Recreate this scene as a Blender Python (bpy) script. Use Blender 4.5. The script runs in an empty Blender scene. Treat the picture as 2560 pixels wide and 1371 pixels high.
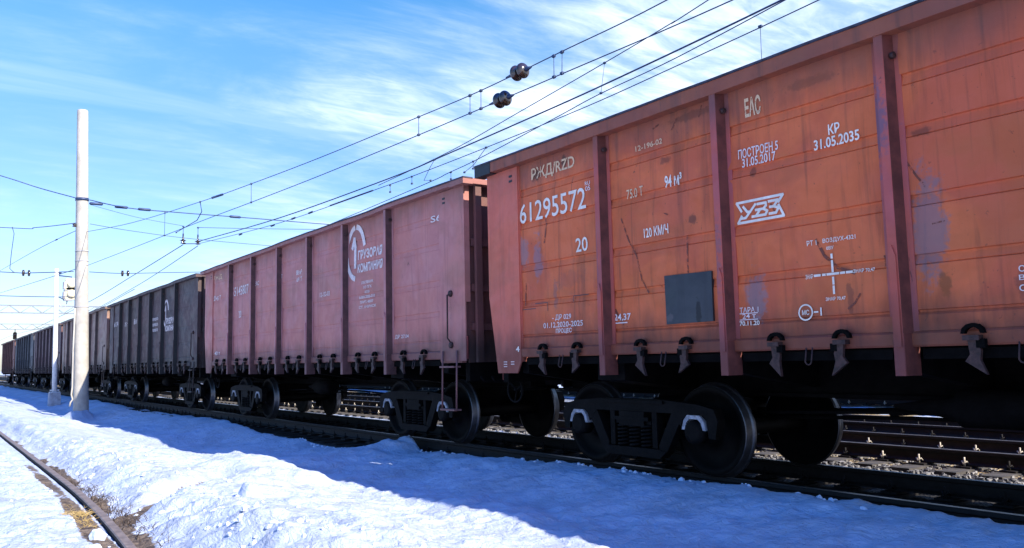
import bpy, math, random
import numpy as np
from mathutils import Vector, Matrix

SC = bpy.context.scene
COL = SC.collection
rnd = random.Random(7)

# ------------------------------------------------------------------ camera
cam_d = bpy.data.cameras.new('camera')
cam = bpy.data.objects.new('camera', cam_d)
COL.objects.link(cam)
YAW, PITCH, ROLL, CAM_H, FPX = 0.6206, 0.1037, 0.0228, 1.27, 2061.4
cam_d.sensor_fit = 'HORIZONTAL'
cam_d.sensor_width = 36.0
cam_d.lens = 36.0 * FPX / 2560.0
cam_d.clip_start = 0.05
cam_d.clip_end = 20000
fw = Vector((math.sin(YAW) * math.cos(PITCH), math.cos(YAW) * math.cos(PITCH), math.sin(PITCH)))
rt = Vector((math.cos(YAW), -math.sin(YAW), 0))
up = rt.cross(fw)
cr, sr = math.cos(ROLL), math.sin(ROLL)
rx = rt * cr - up * (-sr) * -1
# image X axis = rt*cr - up*sr ; image Y axis = rt*sr + up*cr
ix = rt * cr - up * sr
iy = rt * sr + up * cr
M = Matrix((ix, iy, -fw)).transposed().to_4x4()
M.translation = Vector((0, 0, CAM_H))
cam.matrix_world = M
SC.camera = cam

# ------------------------------------------------------------------ light, sky, exposure
SUN_EL = math.radians(35.7)
SUN_AZ = math.radians(16.3)          # measured from -Y towards +X
sun_dir = Vector((math.cos(SUN_EL) * math.sin(SUN_AZ), -math.cos(SUN_EL) * math.cos(SUN_AZ), math.sin(SUN_EL)))
sd = bpy.data.lights.new('sun', 'SUN')
sd.energy = 5.0
sd.angle = math.radians(0.5)
sd.color = (1.0, 0.91, 0.77)
sun = bpy.data.objects.new('sun', sd)
COL.objects.link(sun)
sun.rotation_euler = sun_dir.to_track_quat('Z', 'Y').to_euler()
SC.view_settings.view_transform = 'Standard'
SC.view_settings.look = 'None'
SC.view_settings.exposure = 1.03
SC.view_settings.gamma = 1.0
SC.cycles.max_bounces = 8
SC.cycles.diffuse_bounces = 4
SC.cycles.glossy_bounces = 3
SC.cycles.sample_clamp_indirect = 6.0


class NT:
    """tiny node helper"""
    def __init__(s, tree):
        s.t = tree; s.n = tree.nodes; s.l = tree.links
    def add(s, typ, **kw):
        nd = s.n.new(typ)
        for k, v in kw.items():
            if k.startswith('i_'):
                key = k[2:]
                key = int(key) if key.isdigit() else key
                s.put(nd, key, v)
            else:
                setattr(nd, k, v)
        return nd
    def put(s, nd, key, v):
        sock = nd.inputs[key]
        if hasattr(v, 'is_output'):
            s.l.new(v, sock)
        else:
            sock.default_value = v
    def math(s, op, a, b=0.0, c=0.0, clamp=False):
        nd = s.n.new('ShaderNodeMath'); nd.operation = op; nd.use_clamp = clamp
        for i, v in enumerate((a, b, c)):
            s.put(nd, i, v)
        return nd.outputs[0]
    def vmath(s, op, a, b=(0, 0, 0)):
        nd = s.n.new('ShaderNodeVectorMath'); nd.operation = op
        s.put(nd, 0, a); s.put(nd, 1, b)
        return nd.outputs[0]
    def noise(s, vec, scale, detail=3, rough=0.55, dist=0.0):
        nd = s.n.new('ShaderNodeTexNoise')
        s.put(nd, 'Vector', vec); s.put(nd, 'Scale', scale); s.put(nd, 'Detail', detail)
        s.put(nd, 'Roughness', rough); s.put(nd, 'Distortion', dist)
        return nd.outputs['Fac']
    def ramp(s, fac, lo, hi, a=0.0, b=1.0):
        nd = s.n.new('ShaderNodeMapRange'); nd.interpolation_type = 'SMOOTHSTEP'
        for k, v in (('Value', fac), ('From Min', lo), ('From Max', hi), ('To Min', a), ('To Max', b)):
            s.put(nd, k, v)
        return nd.outputs[0]
    def mix(s, fac, a, b):
        nd = s.n.new('ShaderNodeMix'); nd.data_type = 'RGBA'
        s.put(nd, 0, fac); s.put(nd, 6, a); s.put(nd, 7, b)
        return nd.outputs[2]


def c4(c):
    return (c[0], c[1], c[2], 1.0)


world = bpy.data.worlds.new('World')
SC.world = world
world.use_nodes = True
wt = NT(world.node_tree)
for n_ in list(wt.n):
    wt.n.remove(n_)
sky = wt.add('ShaderNodeTexSky', sky_type='NISHITA', sun_disc=False, sun_elevation=SUN_EL,
             sun_rotation=math.pi - SUN_AZ, altitude=0.0, air_density=1.0, dust_density=0.6, ozone_density=3.0)
tc = wt.add('ShaderNodeTexCoord')
dirv = tc.outputs['Generated']
sp = wt.add('ShaderNodeSeparateXYZ', i_Vector=dirv)
zz = wt.math('ADD', wt.math('MAXIMUM', sp.outputs[2], 0.0), 0.12)
cb = wt.add('ShaderNodeCombineXYZ', i_0=wt.math('DIVIDE', sp.outputs[0], zz), i_1=wt.math('DIVIDE', sp.outputs[1], zz), i_2=0.0)
plane = cb.outputs[0]
# cirrus: streaks drawn out along one wind direction
mp = wt.add('ShaderNodeMapping', i_Vector=plane)
mp.inputs['Rotation'].default_value = (0, 0, math.radians(32))
mp.inputs['Scale'].default_value = (0.95, 1.75, 1.0)
mp.inputs['Location'].default_value = (1.3, 0.4, 0)
n1 = wt.noise(mp.outputs[0], 1.15, 8, 0.62, 0.5)
mp2 = wt.add('ShaderNodeMapping', i_Vector=plane)
mp2.inputs['Location'].default_value = (5.2, 2.1, 0)
n2 = wt.noise(mp2.outputs[0], 0.55, 3, 0.5, 0.0)
dens = wt.math('ADD', wt.math('MULTIPLY', n1, 0.75), wt.math('MULTIPLY', n2, 0.45))
CLOUD_BIAS = wt.math('MULTIPLY', wt.ramp(sp.outputs[0], 0.15, 0.75), 0.10)
dens = wt.math('ADD', dens, CLOUD_BIAS)
bank = wt.math('MULTIPLY', wt.ramp(sp.outputs[2], 0.08, 0.20), wt.ramp(sp.outputs[2], 0.42, 0.26))
bank = wt.math('MULTIPLY', bank, wt.ramp(sp.outputs[0], 0.20, 0.48))
dens = wt.math('ADD', dens, wt.math('MULTIPLY', bank, 0.10))
dens = wt.math('SUBTRACT', dens, wt.ramp(sp.outputs[2], 0.34, 0.46, 0.0, 0.09))
mp3 = wt.add('ShaderNodeMapping', i_Vector=plane)
mp3.inputs['Rotation'].default_value = (0, 0, math.radians(24))
mp3.inputs['Scale'].default_value = (1.6, 5.0, 1.0)
n3 = wt.noise(mp3.outputs[0], 2.2, 7, 0.62, 0.8)
mp4 = wt.add('ShaderNodeMapping', i_Vector=plane)
mp4.inputs['Rotation'].default_value = (0, 0, math.radians(-52))
mp4.inputs['Scale'].default_value = (0.35, 2.2, 1.0)
mp4.inputs['Location'].default_value = (0.2, 1.1, 0)
n4 = wt.noise(mp4.outputs[0], 1.3, 5, 0.55, 0.3)
wisp = wt.math('MULTIPLY', wt.ramp(n4, 0.50, 0.74, 0.0, 0.24), wt.ramp(sp.outputs[2], 0.20, 0.34))
cl = wt.math('MULTIPLY', wt.ramp(dens, 0.55, 0.92, 0.0, 0.78), wt.ramp(sp.outputs[0], 0.18, 0.50, 0.35, 1.0))
cl = wt.math('MULTIPLY', cl, wt.ramp(n3, 0.34, 0.64, 0.45, 1.0))
cl = wt.math('MAXIMUM', cl, wisp)
hs = wt.add('ShaderNodeHueSaturation', i_Saturation=wt.ramp(sp.outputs[2], 0.34, 0.85, 1.25, 2.1), i_Value=1.0, i_Color=sky.outputs[0])
tcol = wt.mix(wt.ramp(sp.outputs[2], 0.0, 0.18), (0.60, 0.585, 0.68, 1), (0.97, 0.84, 1.0, 1))
tcol = wt.mix(wt.ramp(sp.outputs[2], 0.20, 0.42), tcol, (1.08, 1.08, 1.02, 1))
tcol = wt.mix(wt.ramp(sp.outputs[2], 0.42, 0.85), tcol, (0.72, 1.05, 1.75, 1))
tint = wt.vmath('MULTIPLY', hs.outputs[0], tcol)
skyc = wt.mix(cl, tint, (6.3, 6.7, 7.3, 1))
bg = wt.add('ShaderNodeBackground', i_Strength=0.127, i_Color=skyc)
wo = wt.add('ShaderNodeOutputWorld', i_Surface=bg.outputs[0])


# ------------------------------------------------------------------ materials
def new_mat(name):
    m = bpy.data.materials.new(name)
    m.use_nodes = True
    t = NT(m.node_tree)
    bsdf = [n for n in t.n if n.type == 'BSDF_PRINCIPLED'][0]
    return m, t, bsdf


def simple(name, col, rough=0.6, metal=0.0, var=0.25, scale=9.0, bump=0.0, spec=0.4):
    m, t, b = new_mat(name)
    co = t.add('ShaderNodeTexCoord').outputs['Object']
    n = t.noise(co, scale, 4, 0.6)
    lo = c4([x * (1 - var) for x in col]); hi = c4([min(1, x * (1 + var)) for x in col])
    t.put(b, 'Base Color', t.mix(t.ramp(n, 0.3, 0.7), lo, hi))
    b.inputs['Roughness'].default_value = rough
    b.inputs['Metallic'].default_value = metal
    b.inputs['Specular IOR Level'].default_value = spec
    if bump:
        bp = t.add('ShaderNodeBump', i_Strength=bump, i_Distance=0.02, i_Height=t.noise(co, scale * 4, 4, 0.6))
        t.put(b, 'Normal', bp.outputs[0])
    return m


def paint(name, base, alt, rust, grime=(0.035, 0.025, 0.022), wear=0.5, blobs=(), rough=0.62, bottom=0.65):
    """weathered wagon paint: patchy tone, vertical run marks, rust scratches, soot near sill, soot and painted shade under the chord"""
    m, t, b = new_mat(name)
    obj = t.add('ShaderNodeTexCoord').outputs['Object']
    loc = t.add('ShaderNodeObjectInfo').outputs['Location']
    v = t.vmath('ADD', obj, loc)
    s = t.add('ShaderNodeSeparateXYZ', i_Vector=obj)
    py, pz = s.outputs[1], s.outputs[2]
    big = t.noise(v, 0.9, 4, 0.6, 0.6)
    col = t.mix(t.ramp(big, 0.42, 0.58), c4(base), c4(alt))
    pan = t.noise(t.vmath('MULTIPLY', v, (0.6, 0.7, 1.5)), 1.0, 4, 0.6, 0.4)
    col = t.mix(t.ramp(pan, 0.48, 0.66, 0.0, 0.42), col, c4([base[0] * 0.62, base[1] * 0.80, base[2] * 0.70]))
    med = t.noise(v, 3.6, 5, 0.65, 0.4)
    col = t.mix(t.ramp(med, 0.35, 0.75, 0.0, 0.22), col, c4([x * 0.62 for x in base]))
    # vertical streaks
    st = t.noise(t.vmath('MULTIPLY', v, (3.0, 9.0, 0.55)), 1.0, 5, 0.6, 0.3)
    col = t.mix(t.ramp(st, 0.50, 0.72, 0.0, 0.62 * wear), col, c4(rust))
    st2 = t.noise(t.vmath('MULTIPLY', v, (3.0, 26.0, 0.9)), 1.0, 4, 0.6, 0.2)
    col = t.mix(t.ramp(st2, 0.62, 0.76, 0.0, 0.28 * wear), col, c4([x * 0.45 for x in base]))
    # short scratches, knocks
    sc_ = t.noise(t.vmath('MULTIPLY', v, (4.0, 7.0, 2.4)), 1.0, 6, 0.7, 1.2)
    col = t.mix(t.ramp(sc_, 0.66, 0.71, 0.0, 0.8 * wear), col, c4(grime))
    sp_ = t.noise(v, 22.0, 3, 0.6)
    col = t.mix(t.ramp(sp_, 0.68, 0.74, 0.0, 0.6 * wear), col, c4(rust))
    # dirt ragged along sill; under the chord dirt plus its shade put into the colour
    rag = t.math('MULTIPLY', t.noise(t.vmath('MULTIPLY', v, (2, 5, 1.0)), 1.0, 4, 0.6), 0.5)
    gb = t.ramp(t.math('ADD', pz, t.math('MULTIPLY', rag, -1.0)), 1.10, 1.60, bottom, 0.0)
    col = t.mix(gb, col, c4(grime))
    gt = t.ramp(t.math('ADD', pz, rag), 3.55, 4.05, 0.0, 0.75 * wear)
    col = t.mix(gt, col, c4([x * 2.2 for x in grime]))
    for (by, bz, ry, rz, bc, amt) in blobs:
        dy = t.math('DIVIDE', t.math('SUBTRACT', py, by), ry)
        dz = t.math('DIVIDE', t.math('SUBTRACT', pz, bz), rz)
        d = t.math('SQRT', t.math('ADD', t.math('MULTIPLY', dy, dy), t.math('MULTIPLY', dz, dz)))
        d = t.math('ADD', d, t.math('MULTIPLY', t.math('SUBTRACT', t.math('ADD', t.math('MULTIPLY', med, 0.6), t.math('MULTIPLY', sp_, 0.4)), 0.5), 3.4))
        col = t.mix(t.ramp(d, 0.55, 1.12, amt, 0.0), col, c4(bc))
    t.put(b, 'Base Color', col)
    t.put(b, 'Roughness', t.ramp(med, 0.3, 0.7, rough - 0.1, rough + 0.12))
    b.inputs['Specular IOR Level'].default_value = 0.35
    bp = t.add('ShaderNodeBump', i_Strength=0.45, i_Distance=0.012,
               i_Height=t.math('ADD', med, t.math('MULTIPLY', sp_, 0.3)))
    t.put(b, 'Normal', bp.outputs[0])
    return m


BLUE = (0.17, 0.19, 0.23)
RUSTD = (0.17, 0.045, 0.025)
W1BLOBS = [(5.86, 2.66, 0.16, 0.22, BLUE, 0.5), (5.52, 2.50, 0.10, 0.30, (0.22, 0.16, 0.20), 0.6),
           (2.24, 1.82, 0.13, 0.26, BLUE, 0.55), (0.62, 2.18, 0.14, 0.42, (0.12, 0.14, 0.18), 0.6),
           (-0.30, 2.55, 0.2, 0.12, BLUE, 0.45), (0.52, 1.75, 0.05, 0.11, (0.25, 0.07, 0.02), 0.8),
           (-0.05, 1.70, 0.10, 0.16, (0.20, 0.05, 0.03), 0.6), (4.9, 2.2, 0.25, 0.12, (0.3, 0.08, 0.05), 0.4),
           (3.28, 3.30, 0.09, 0.05, RUSTD, 0.7),
           (2.96, 2.62, 0.05, 0.05, RUSTD, 0.8), (1.30, 1.70, 0.03, 0.13, RUSTD, 0.6), (0.62, 2.95, 0.10, 0.04, RUSTD, 0.7), (2.2, 2.95, 0.04, 0.05, RUSTD, 0.7),
           (5.5, 3.58, 0.10, 0.08, (0.06, 0.03, 0.02), 0.8), (4.95, 3.64, 0.06, 0.08, (0.06, 0.03, 0.02), 0.8),
           (3.3, 1.95, 0.03, 0.12, RUSTD, 0.5), (6.0, 2.15, 0.03, 0.25, RUSTD, 0.5), (5.2, 2.05, 0.04, 0.2, (0.2, 0.1, 0.1), 0.5),
           (1.55, 3.62, 0.30, 0.05, (0.20, 0.06, 0.03), 0.6), (2.9, 3.68, 0.4, 0.05, (0.09, 0.03, 0.02), 0.5)]

PAINTS = {
    'orange': paint('orange_red_paint', (0.71, 0.150, 0.050), (0.58, 0.112, 0.048), (0.16, 0.045, 0.026), wear=0.85, blobs=W1BLOBS, bottom=0.75),
    'mauve': paint('mauve_brown_paint', (0.55, 0.190, 0.155), (0.54, 0.205, 0.185), (0.24, 0.09, 0.075), wear=0.6),
    'charcoal': paint('charcoal_paint', (0.070, 0.047, 0.047), (0.088, 0.044, 0.044), (0.11, 0.06, 0.05), wear=0.35, bottom=0.92),
    'tan': paint('tan_brown_paint', (0.34, 0.22, 0.16), (0.29, 0.16, 0.125), (0.10, 0.05, 0.03), wear=0.6),
    'plum': paint('plum_brown_paint', (0.13, 0.07, 0.068), (0.11, 0.055, 0.06), (0.06, 0.03, 0.025), wear=0.5),
    'slate': paint('slate_paint', (0.075, 0.08, 0.09), (0.06, 0.06, 0.07), (0.07, 0.04, 0.03), wear=0.4),
    'brick': paint('brick_red_paint', (0.21, 0.075, 0.055), (0.17, 0.06, 0.05), (0.09, 0.03, 0.02), wear=0.5),
    'mauve_end': paint('mauve_end_paint', (0.20, 0.070, 0.062), (0.17, 0.065, 0.06), (0.10, 0.04, 0.03), wear=0.8, bottom=0.85),  # mauve darkened for the wagon ends, shade of the gap painted in
    'black': paint('sooty_paint', (0.035, 0.028, 0.026), (0.03, 0.024, 0.022), (0.05, 0.025, 0.02), wear=0.4),
}
POSTS = {
    'orange': paint('orange_post_paint', (0.54, 0.105, 0.072), (0.45, 0.10, 0.10), (0.16, 0.09, 0.12), wear=0.9,
                    blobs=[(1.0, 3.1, 0.2, 0.4, (0.10, 0.09, 0.15), 0.7), (2.7, 2.2, 0.2, 0.5, (0.16, 0.10, 0.13), 0.5)]),
    'plate': paint('faded_red_plate_paint', (0.70, 0.155, 0.088), (0.64, 0.145, 0.095), (0.2, 0.06, 0.05), wear=0.45),
    'mauve': paint('mauve_post_paint', (0.52, 0.21, 0.20), (0.45, 0.18, 0.18), (0.18, 0.06, 0.05), wear=0.5),
}
FLANK = {k: simple(k + '_bare_steel', c, 0.7, 0, 0.35, 5) for k, c in dict(  # darkened copies for the post flanks, their shade put into the colour
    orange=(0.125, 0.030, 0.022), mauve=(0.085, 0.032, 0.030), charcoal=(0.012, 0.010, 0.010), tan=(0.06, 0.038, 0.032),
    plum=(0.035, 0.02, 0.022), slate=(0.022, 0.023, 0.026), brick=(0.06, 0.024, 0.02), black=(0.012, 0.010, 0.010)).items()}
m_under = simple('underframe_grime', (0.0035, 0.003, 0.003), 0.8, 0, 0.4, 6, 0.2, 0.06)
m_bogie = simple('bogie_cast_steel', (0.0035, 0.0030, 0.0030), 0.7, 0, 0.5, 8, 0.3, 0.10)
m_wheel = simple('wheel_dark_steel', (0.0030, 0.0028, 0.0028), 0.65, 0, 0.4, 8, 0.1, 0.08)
m_tread = simple('polished_tread', (0.12, 0.12, 0.13), 0.4, 0.9, 0.2, 12)
m_adapt = simple('frosted_adapter', (0.30, 0.30, 0.33), 0.7, 0, 0.3, 14, 0.4)
m_latch = simple('latch_steel', (0.045, 0.020, 0.017), 0.65, 0, 0.5, 18, 0.3)
m_black = simple('black_paint', (0.012, 0.012, 0.016), 0.5, 0, 0.3, 8)
m_cap = simple('chord_cap_dirt', (0.035, 0.035, 0.055), 0.7, 0, 0.5, 7, 0.2)
m_greyp = paint('dark_grey_plate_paint', (0.048, 0.052, 0.058), (0.040, 0.043, 0.05), (0.03, 0.028, 0.03), wear=0.5, bottom=0.0,
                blobs=[(2.92, 1.68, 0.035, 0.14, (0.010, 0.010, 0.011), 0.8), (3.3, 1.66, 0.05, 0.05, (0.12, 0.1, 0.1), 0.6)])
m_rail = simple('rusty_rail_side', (0.008, 0.006, 0.0055), 0.8, 0.0, 0.4, 10, 0.3)
m_railtop = simple('worn_rail_head', (0.22, 0.20, 0.19), 0.4, 0.7, 0.3, 6)
m_railold = simple('brown_rail_head', (0.20, 0.155, 0.130), 0.6, 0.2, 0.3, 8, 0.2)
m_concrete = simple('sleeper_concrete', (0.060, 0.054, 0.048), 0.9, 0, 0.4, 5, 0.4)
m_clip = simple('rail_clip', (0.40, 0.36, 0.29), 0.6, 0.1, 0.4, 30)
m_polec = simple('pale_pole_concrete', (0.37, 0.35, 0.315), 0.85, 0, 0.16, 2.2, 0.4)
m_white = simple('white_post_paint', (0.66, 0.66, 0.66), 0.6, 0, 0.08, 8)
m_cream = simple('cream_housing', (0.60, 0.54, 0.38), 0.6, 0, 0.1, 8)
m_footing = simple('footing_concrete', (0.36, 0.36, 0.38), 0.9, 0, 0.25, 6, 0.4)
m_wire = simple('wire_metal', (0.030, 0.050, 0.115), 0.5, 0.2, 0.2, 3)
m_insul = simple('glossy_brown_porcelain', (0.030, 0.020, 0.016), 0.12, 0, 0.2, 4, 0, 0.9)
m_gantry = simple('gantry_steel', (0.17, 0.19, 0.22), 0.7, 0.1, 0.1, 1)
m_straw = simple('dry_straw', (0.42, 0.30, 0.12), 0.9, 0, 0.4, 20)
m_twig = simple('dead_stems', (0.075, 0.055, 0.042), 0.9, 0, 0.4, 20)
m_snowlump = simple('packed_snow', (0.56, 0.63, 0.76), 0.7, 0, 0.04, 10, 0.3)
m_stone = simple('ballast_stone', (0.16, 0.155, 0.15), 0.9, 0, 0.5, 7, 0.3)


def marking_mat(name, col, worn):
    m, t, b = new_mat(name)
    obj = t.add('ShaderNodeTexCoord').outputs['Object']
    n = t.noise(obj, 9.0, 6, 0.7, 0.5)
    t.put(b, 'Base Color', t.mix(t.ramp(n, 0.35, 0.65), c4(col), c4([x * 0.8 for x in col])))
    b.inputs['Roughness'].default_value = 0.7
    tr = t.add('ShaderNodeBsdfTransparent')
    mx = t.add('ShaderNodeMixShader')
    n2 = t.noise(obj, 17.0, 5, 0.75, 0.6)
    t.put(mx, 0, t.ramp(n2, worn, worn + 0.10))
    t.l.new(tr.outputs[0], mx.inputs[1]); t.l.new(b.outputs[0], mx.inputs[2])
    out = [x for x in t.n if x.type == 'OUTPUT_MATERIAL'][0]
    t.l.new(mx.outputs[0], out.inputs[0])
    return m


m_scratch = marking_mat('rusty_scratch', (0.20, 0.050, 0.028), 0.42)
m_mark = marking_mat('white_stencil_paint', (0.90, 0.79, 0.68), 0.22)
m_markw = marking_mat('worn_cream_stencil_paint', (0.76, 0.50, 0.30), 0.34)
m_mark2 = marking_mat('faded_stencil_paint', (0.84, 0.70, 0.66), 0.29)


# ------------------------------------------------------------------ mesh builder
class MB:
    def __init__(s):
        s.v = []; s.f = []; s.m = []; s.smooth = []
    def _add(s, vs, fs, mat=0, smooth=False):
        o = len(s.v)
        s.v.extend([tuple(map(float, v)) for v in vs])
        for f in fs:
            s.f.append([i + o for i in f]); s.m.append(mat); s.smooth.append(smooth)
    def box(s, x0, x1, y0, y1, z0, z1, mat=0):
        vs = [(x, y, z) for x in (x0, x1) for y in (y0, y1) for z in (z0, z1)]
        s._add(vs, [(0, 1, 3, 2), (4, 6, 7, 5), (0, 4, 5, 1), (2, 3, 7, 6), (0, 2, 6, 4), (1, 5, 7, 3)], mat)
    def prism(s, poly, a, b, axis='x', mat=0):
        """extrude a 2D polygon along axis from a to b; poly in the remaining two axes (order kept)"""
        def P(p, t):
            if axis == 'x': return (t, p[0], p[1])
            if axis == 'y': return (p[0], t, p[1])
            return (p[0], p[1], t)
        n = len(poly)
        vs = [P(p, a) for p in poly] + [P(p, b) for p in poly]
        fs = [tuple(range(n - 1, -1, -1)), tuple(range(n, 2 * n))]
        fs += [(i, (i + 1) % n, n + (i + 1) % n, n + i) for i in range(n)]
        s._add(vs, fs, mat)
    def tube(s, pts, r, n=6, mat=0, closed=False, smooth=True):
        pts = [Vector(p) for p in pts]
        k = len(pts)
        rs = r if isinstance(r, (list, tuple)) else [r] * k
        vs = []; prev = None
        for i, p in enumerate(pts):
            if closed:
                d = pts[(i + 1) % k] - pts[i - 1]
            else:
                d = pts[min(i + 1, k - 1)] - pts[max(i - 1, 0)]
            d.normalize()
            if prev is None:
                a = d.orthogonal().normalized()
            else:
                a = (prev - d * prev.dot(d))
                a = a.normalized() if a.length > 1e-6 else d.orthogonal().normalized()
            prev = a
            b = d.cross(a)
            for j in range(n):
                th = 2 * math.pi * j / n
                vs.append(p + (a * math.cos(th) + b * math.sin(th)) * rs[i])
        fs = []
        for i in range(k if closed else k - 1):
            i2 = (i + 1) % k
            for j in range(n):
                j2 = (j + 1) % n
                fs.append((i * n + j, i * n + j2, i2 * n + j2, i2 * n + j))
        if not closed:
            fs.append(tuple(range(n - 1, -1, -1)))
            fs.append(tuple(range((k - 1) * n, k * n)))
        s._add(vs, fs, mat, smooth)
    def lathe(s, prof, origin, axis, n=32, mats=None, smooth=True):
        """prof: list of (along, radius); axis 'x','y','z'"""
        ox, oy, oz = origin
        vs = []
        for (t, r) in prof:
            for j in range(n):
                th = 2 * math.pi * j / n
                c, q = r * math.cos(th), r * math.sin(th)
                vs.append({'x': (ox + t, oy + c, oz + q), 'y': (ox + c, oy + t, oz + q), 'z': (ox + c, oy + q, oz + t)}[axis])
        o = len(s.v)
        s.v.extend(vs)
        for i in range(len(prof) - 1):
            for j in range(n):
                j2 = (j + 1) % n
                s.f.append([o + i * n + j, o + i * n + j2, o + (i + 1) * n + j2, o + (i + 1) * n + j])
                s.m.append(mats[i] if mats else 0); s.smooth.append(smooth)
        s.f.append([o + j for j in range(n - 1, -1, -1)]); s.m.append(mats[0] if mats else 0); s.smooth.append(False)
        s.f.append([o + (len(prof) - 1) * n + j for j in range(n)]); s.m.append(mats[-1] if mats else 0); s.smooth.append(False)
    def mesh(s, name, mats):
        me = bpy.data.meshes.new(name)
        me.from_pydata(s.v, [], s.f)
        for m in mats:
            me.materials.append(m)
        me.polygons.foreach_set('material_index', s.m)
        me.polygons.foreach_set('use_smooth', s.smooth)
        me.update()
        import bmesh
        bm = bmesh.new(); bm.from_mesh(me)
        bmesh.ops.recalc_face_normals(bm, faces=bm.faces)
        bm.to_mesh(me); bm.free()
        return me
    def build(s, name, mats, parent=None, loc=None):
        if not isinstance(mats, (list, tuple)):
            mats = [mats]
        return link(name, s.mesh(name, mats), parent, loc)


def link(name, me, parent=None, loc=None):
    o = bpy.data.objects.new(name, me)
    COL.objects.link(o)
    if parent is not None:
        o.parent = parent
    if loc is not None:
        o.location = loc
    return o


def tag(o, label=None, cat=None, group=None, kind=None):
    if label: o['label'] = label
    if cat: o['category'] = cat
    if group: o['group'] = group
    if kind: o['kind'] = kind
    return o


def empty(name, loc, label=None, cat=None, group=None):
    o = bpy.data.objects.new(name, None)
    COL.objects.link(o)
    o.empty_display_size = 0.3
    o.location = loc
    return tag(o, label, cat, group)


# ------------------------------------------------------------------ noise for terrain
def vnoise(x, y, seed=0):
    xi = np.floor(x).astype(np.int64); yi = np.floor(y).astype(np.int64)
    xf = x - xi; yf = y - yi
    u = xf * xf * (3 - 2 * xf); v = yf * yf * (3 - 2 * yf)
    def hsh(a, b):
        h = (a * 374761393 + b * 668265263 + seed * 1442695041) & 0x7fffffff
        h = ((h ^ (h >> 13)) * 1274126177) & 0x7fffffff
        h = h ^ (h >> 16)
        return (h & 0xffff) / 65535.0
    a = hsh(xi, yi); b = hsh(xi + 1, yi); c = hsh(xi, yi + 1); d = hsh(xi + 1, yi + 1)
    return (a * (1 - u) + b * u) * (1 - v) + (c * (1 - u) + d * u) * v - 0.5


def fbm(x, y, octv=4, seed=0, gain=0.5):
    t = 0; a = 1.0
    for i in range(octv):
        t = t + a * vnoise(x, y, seed + i * 17)
        x = x * 2.03 + 3.1; y = y * 2.03 + 1.7; a *= gain
    return t


def sstep(x, a, b):
    t = np.clip((x - a) / (b - a), 0, 1)
    return t * t * (3 - 2 * t)


# ------------------------------------------------------------------ ground
def snow_edge(Y):
    """where the snow stops beside the near rail of the train's track"""
    e = 6.62 + 0.10 * fbm(Y * 0.9, Y * 0 + 3.3, 4, 5)
    dip = sstep(Y, 12.7, 13.9) * (1 - sstep(Y, 17.5, 25.0))
    e = e - 0.46 * dip
    e = e + 0.22 * np.exp(-((Y - 12.45) / 0.45) ** 2)
    return e


def bend(Y):
    d = np.clip(11.0 - np.asarray(Y, float), 0, 12)
    return 0.0064 * d * d


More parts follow.
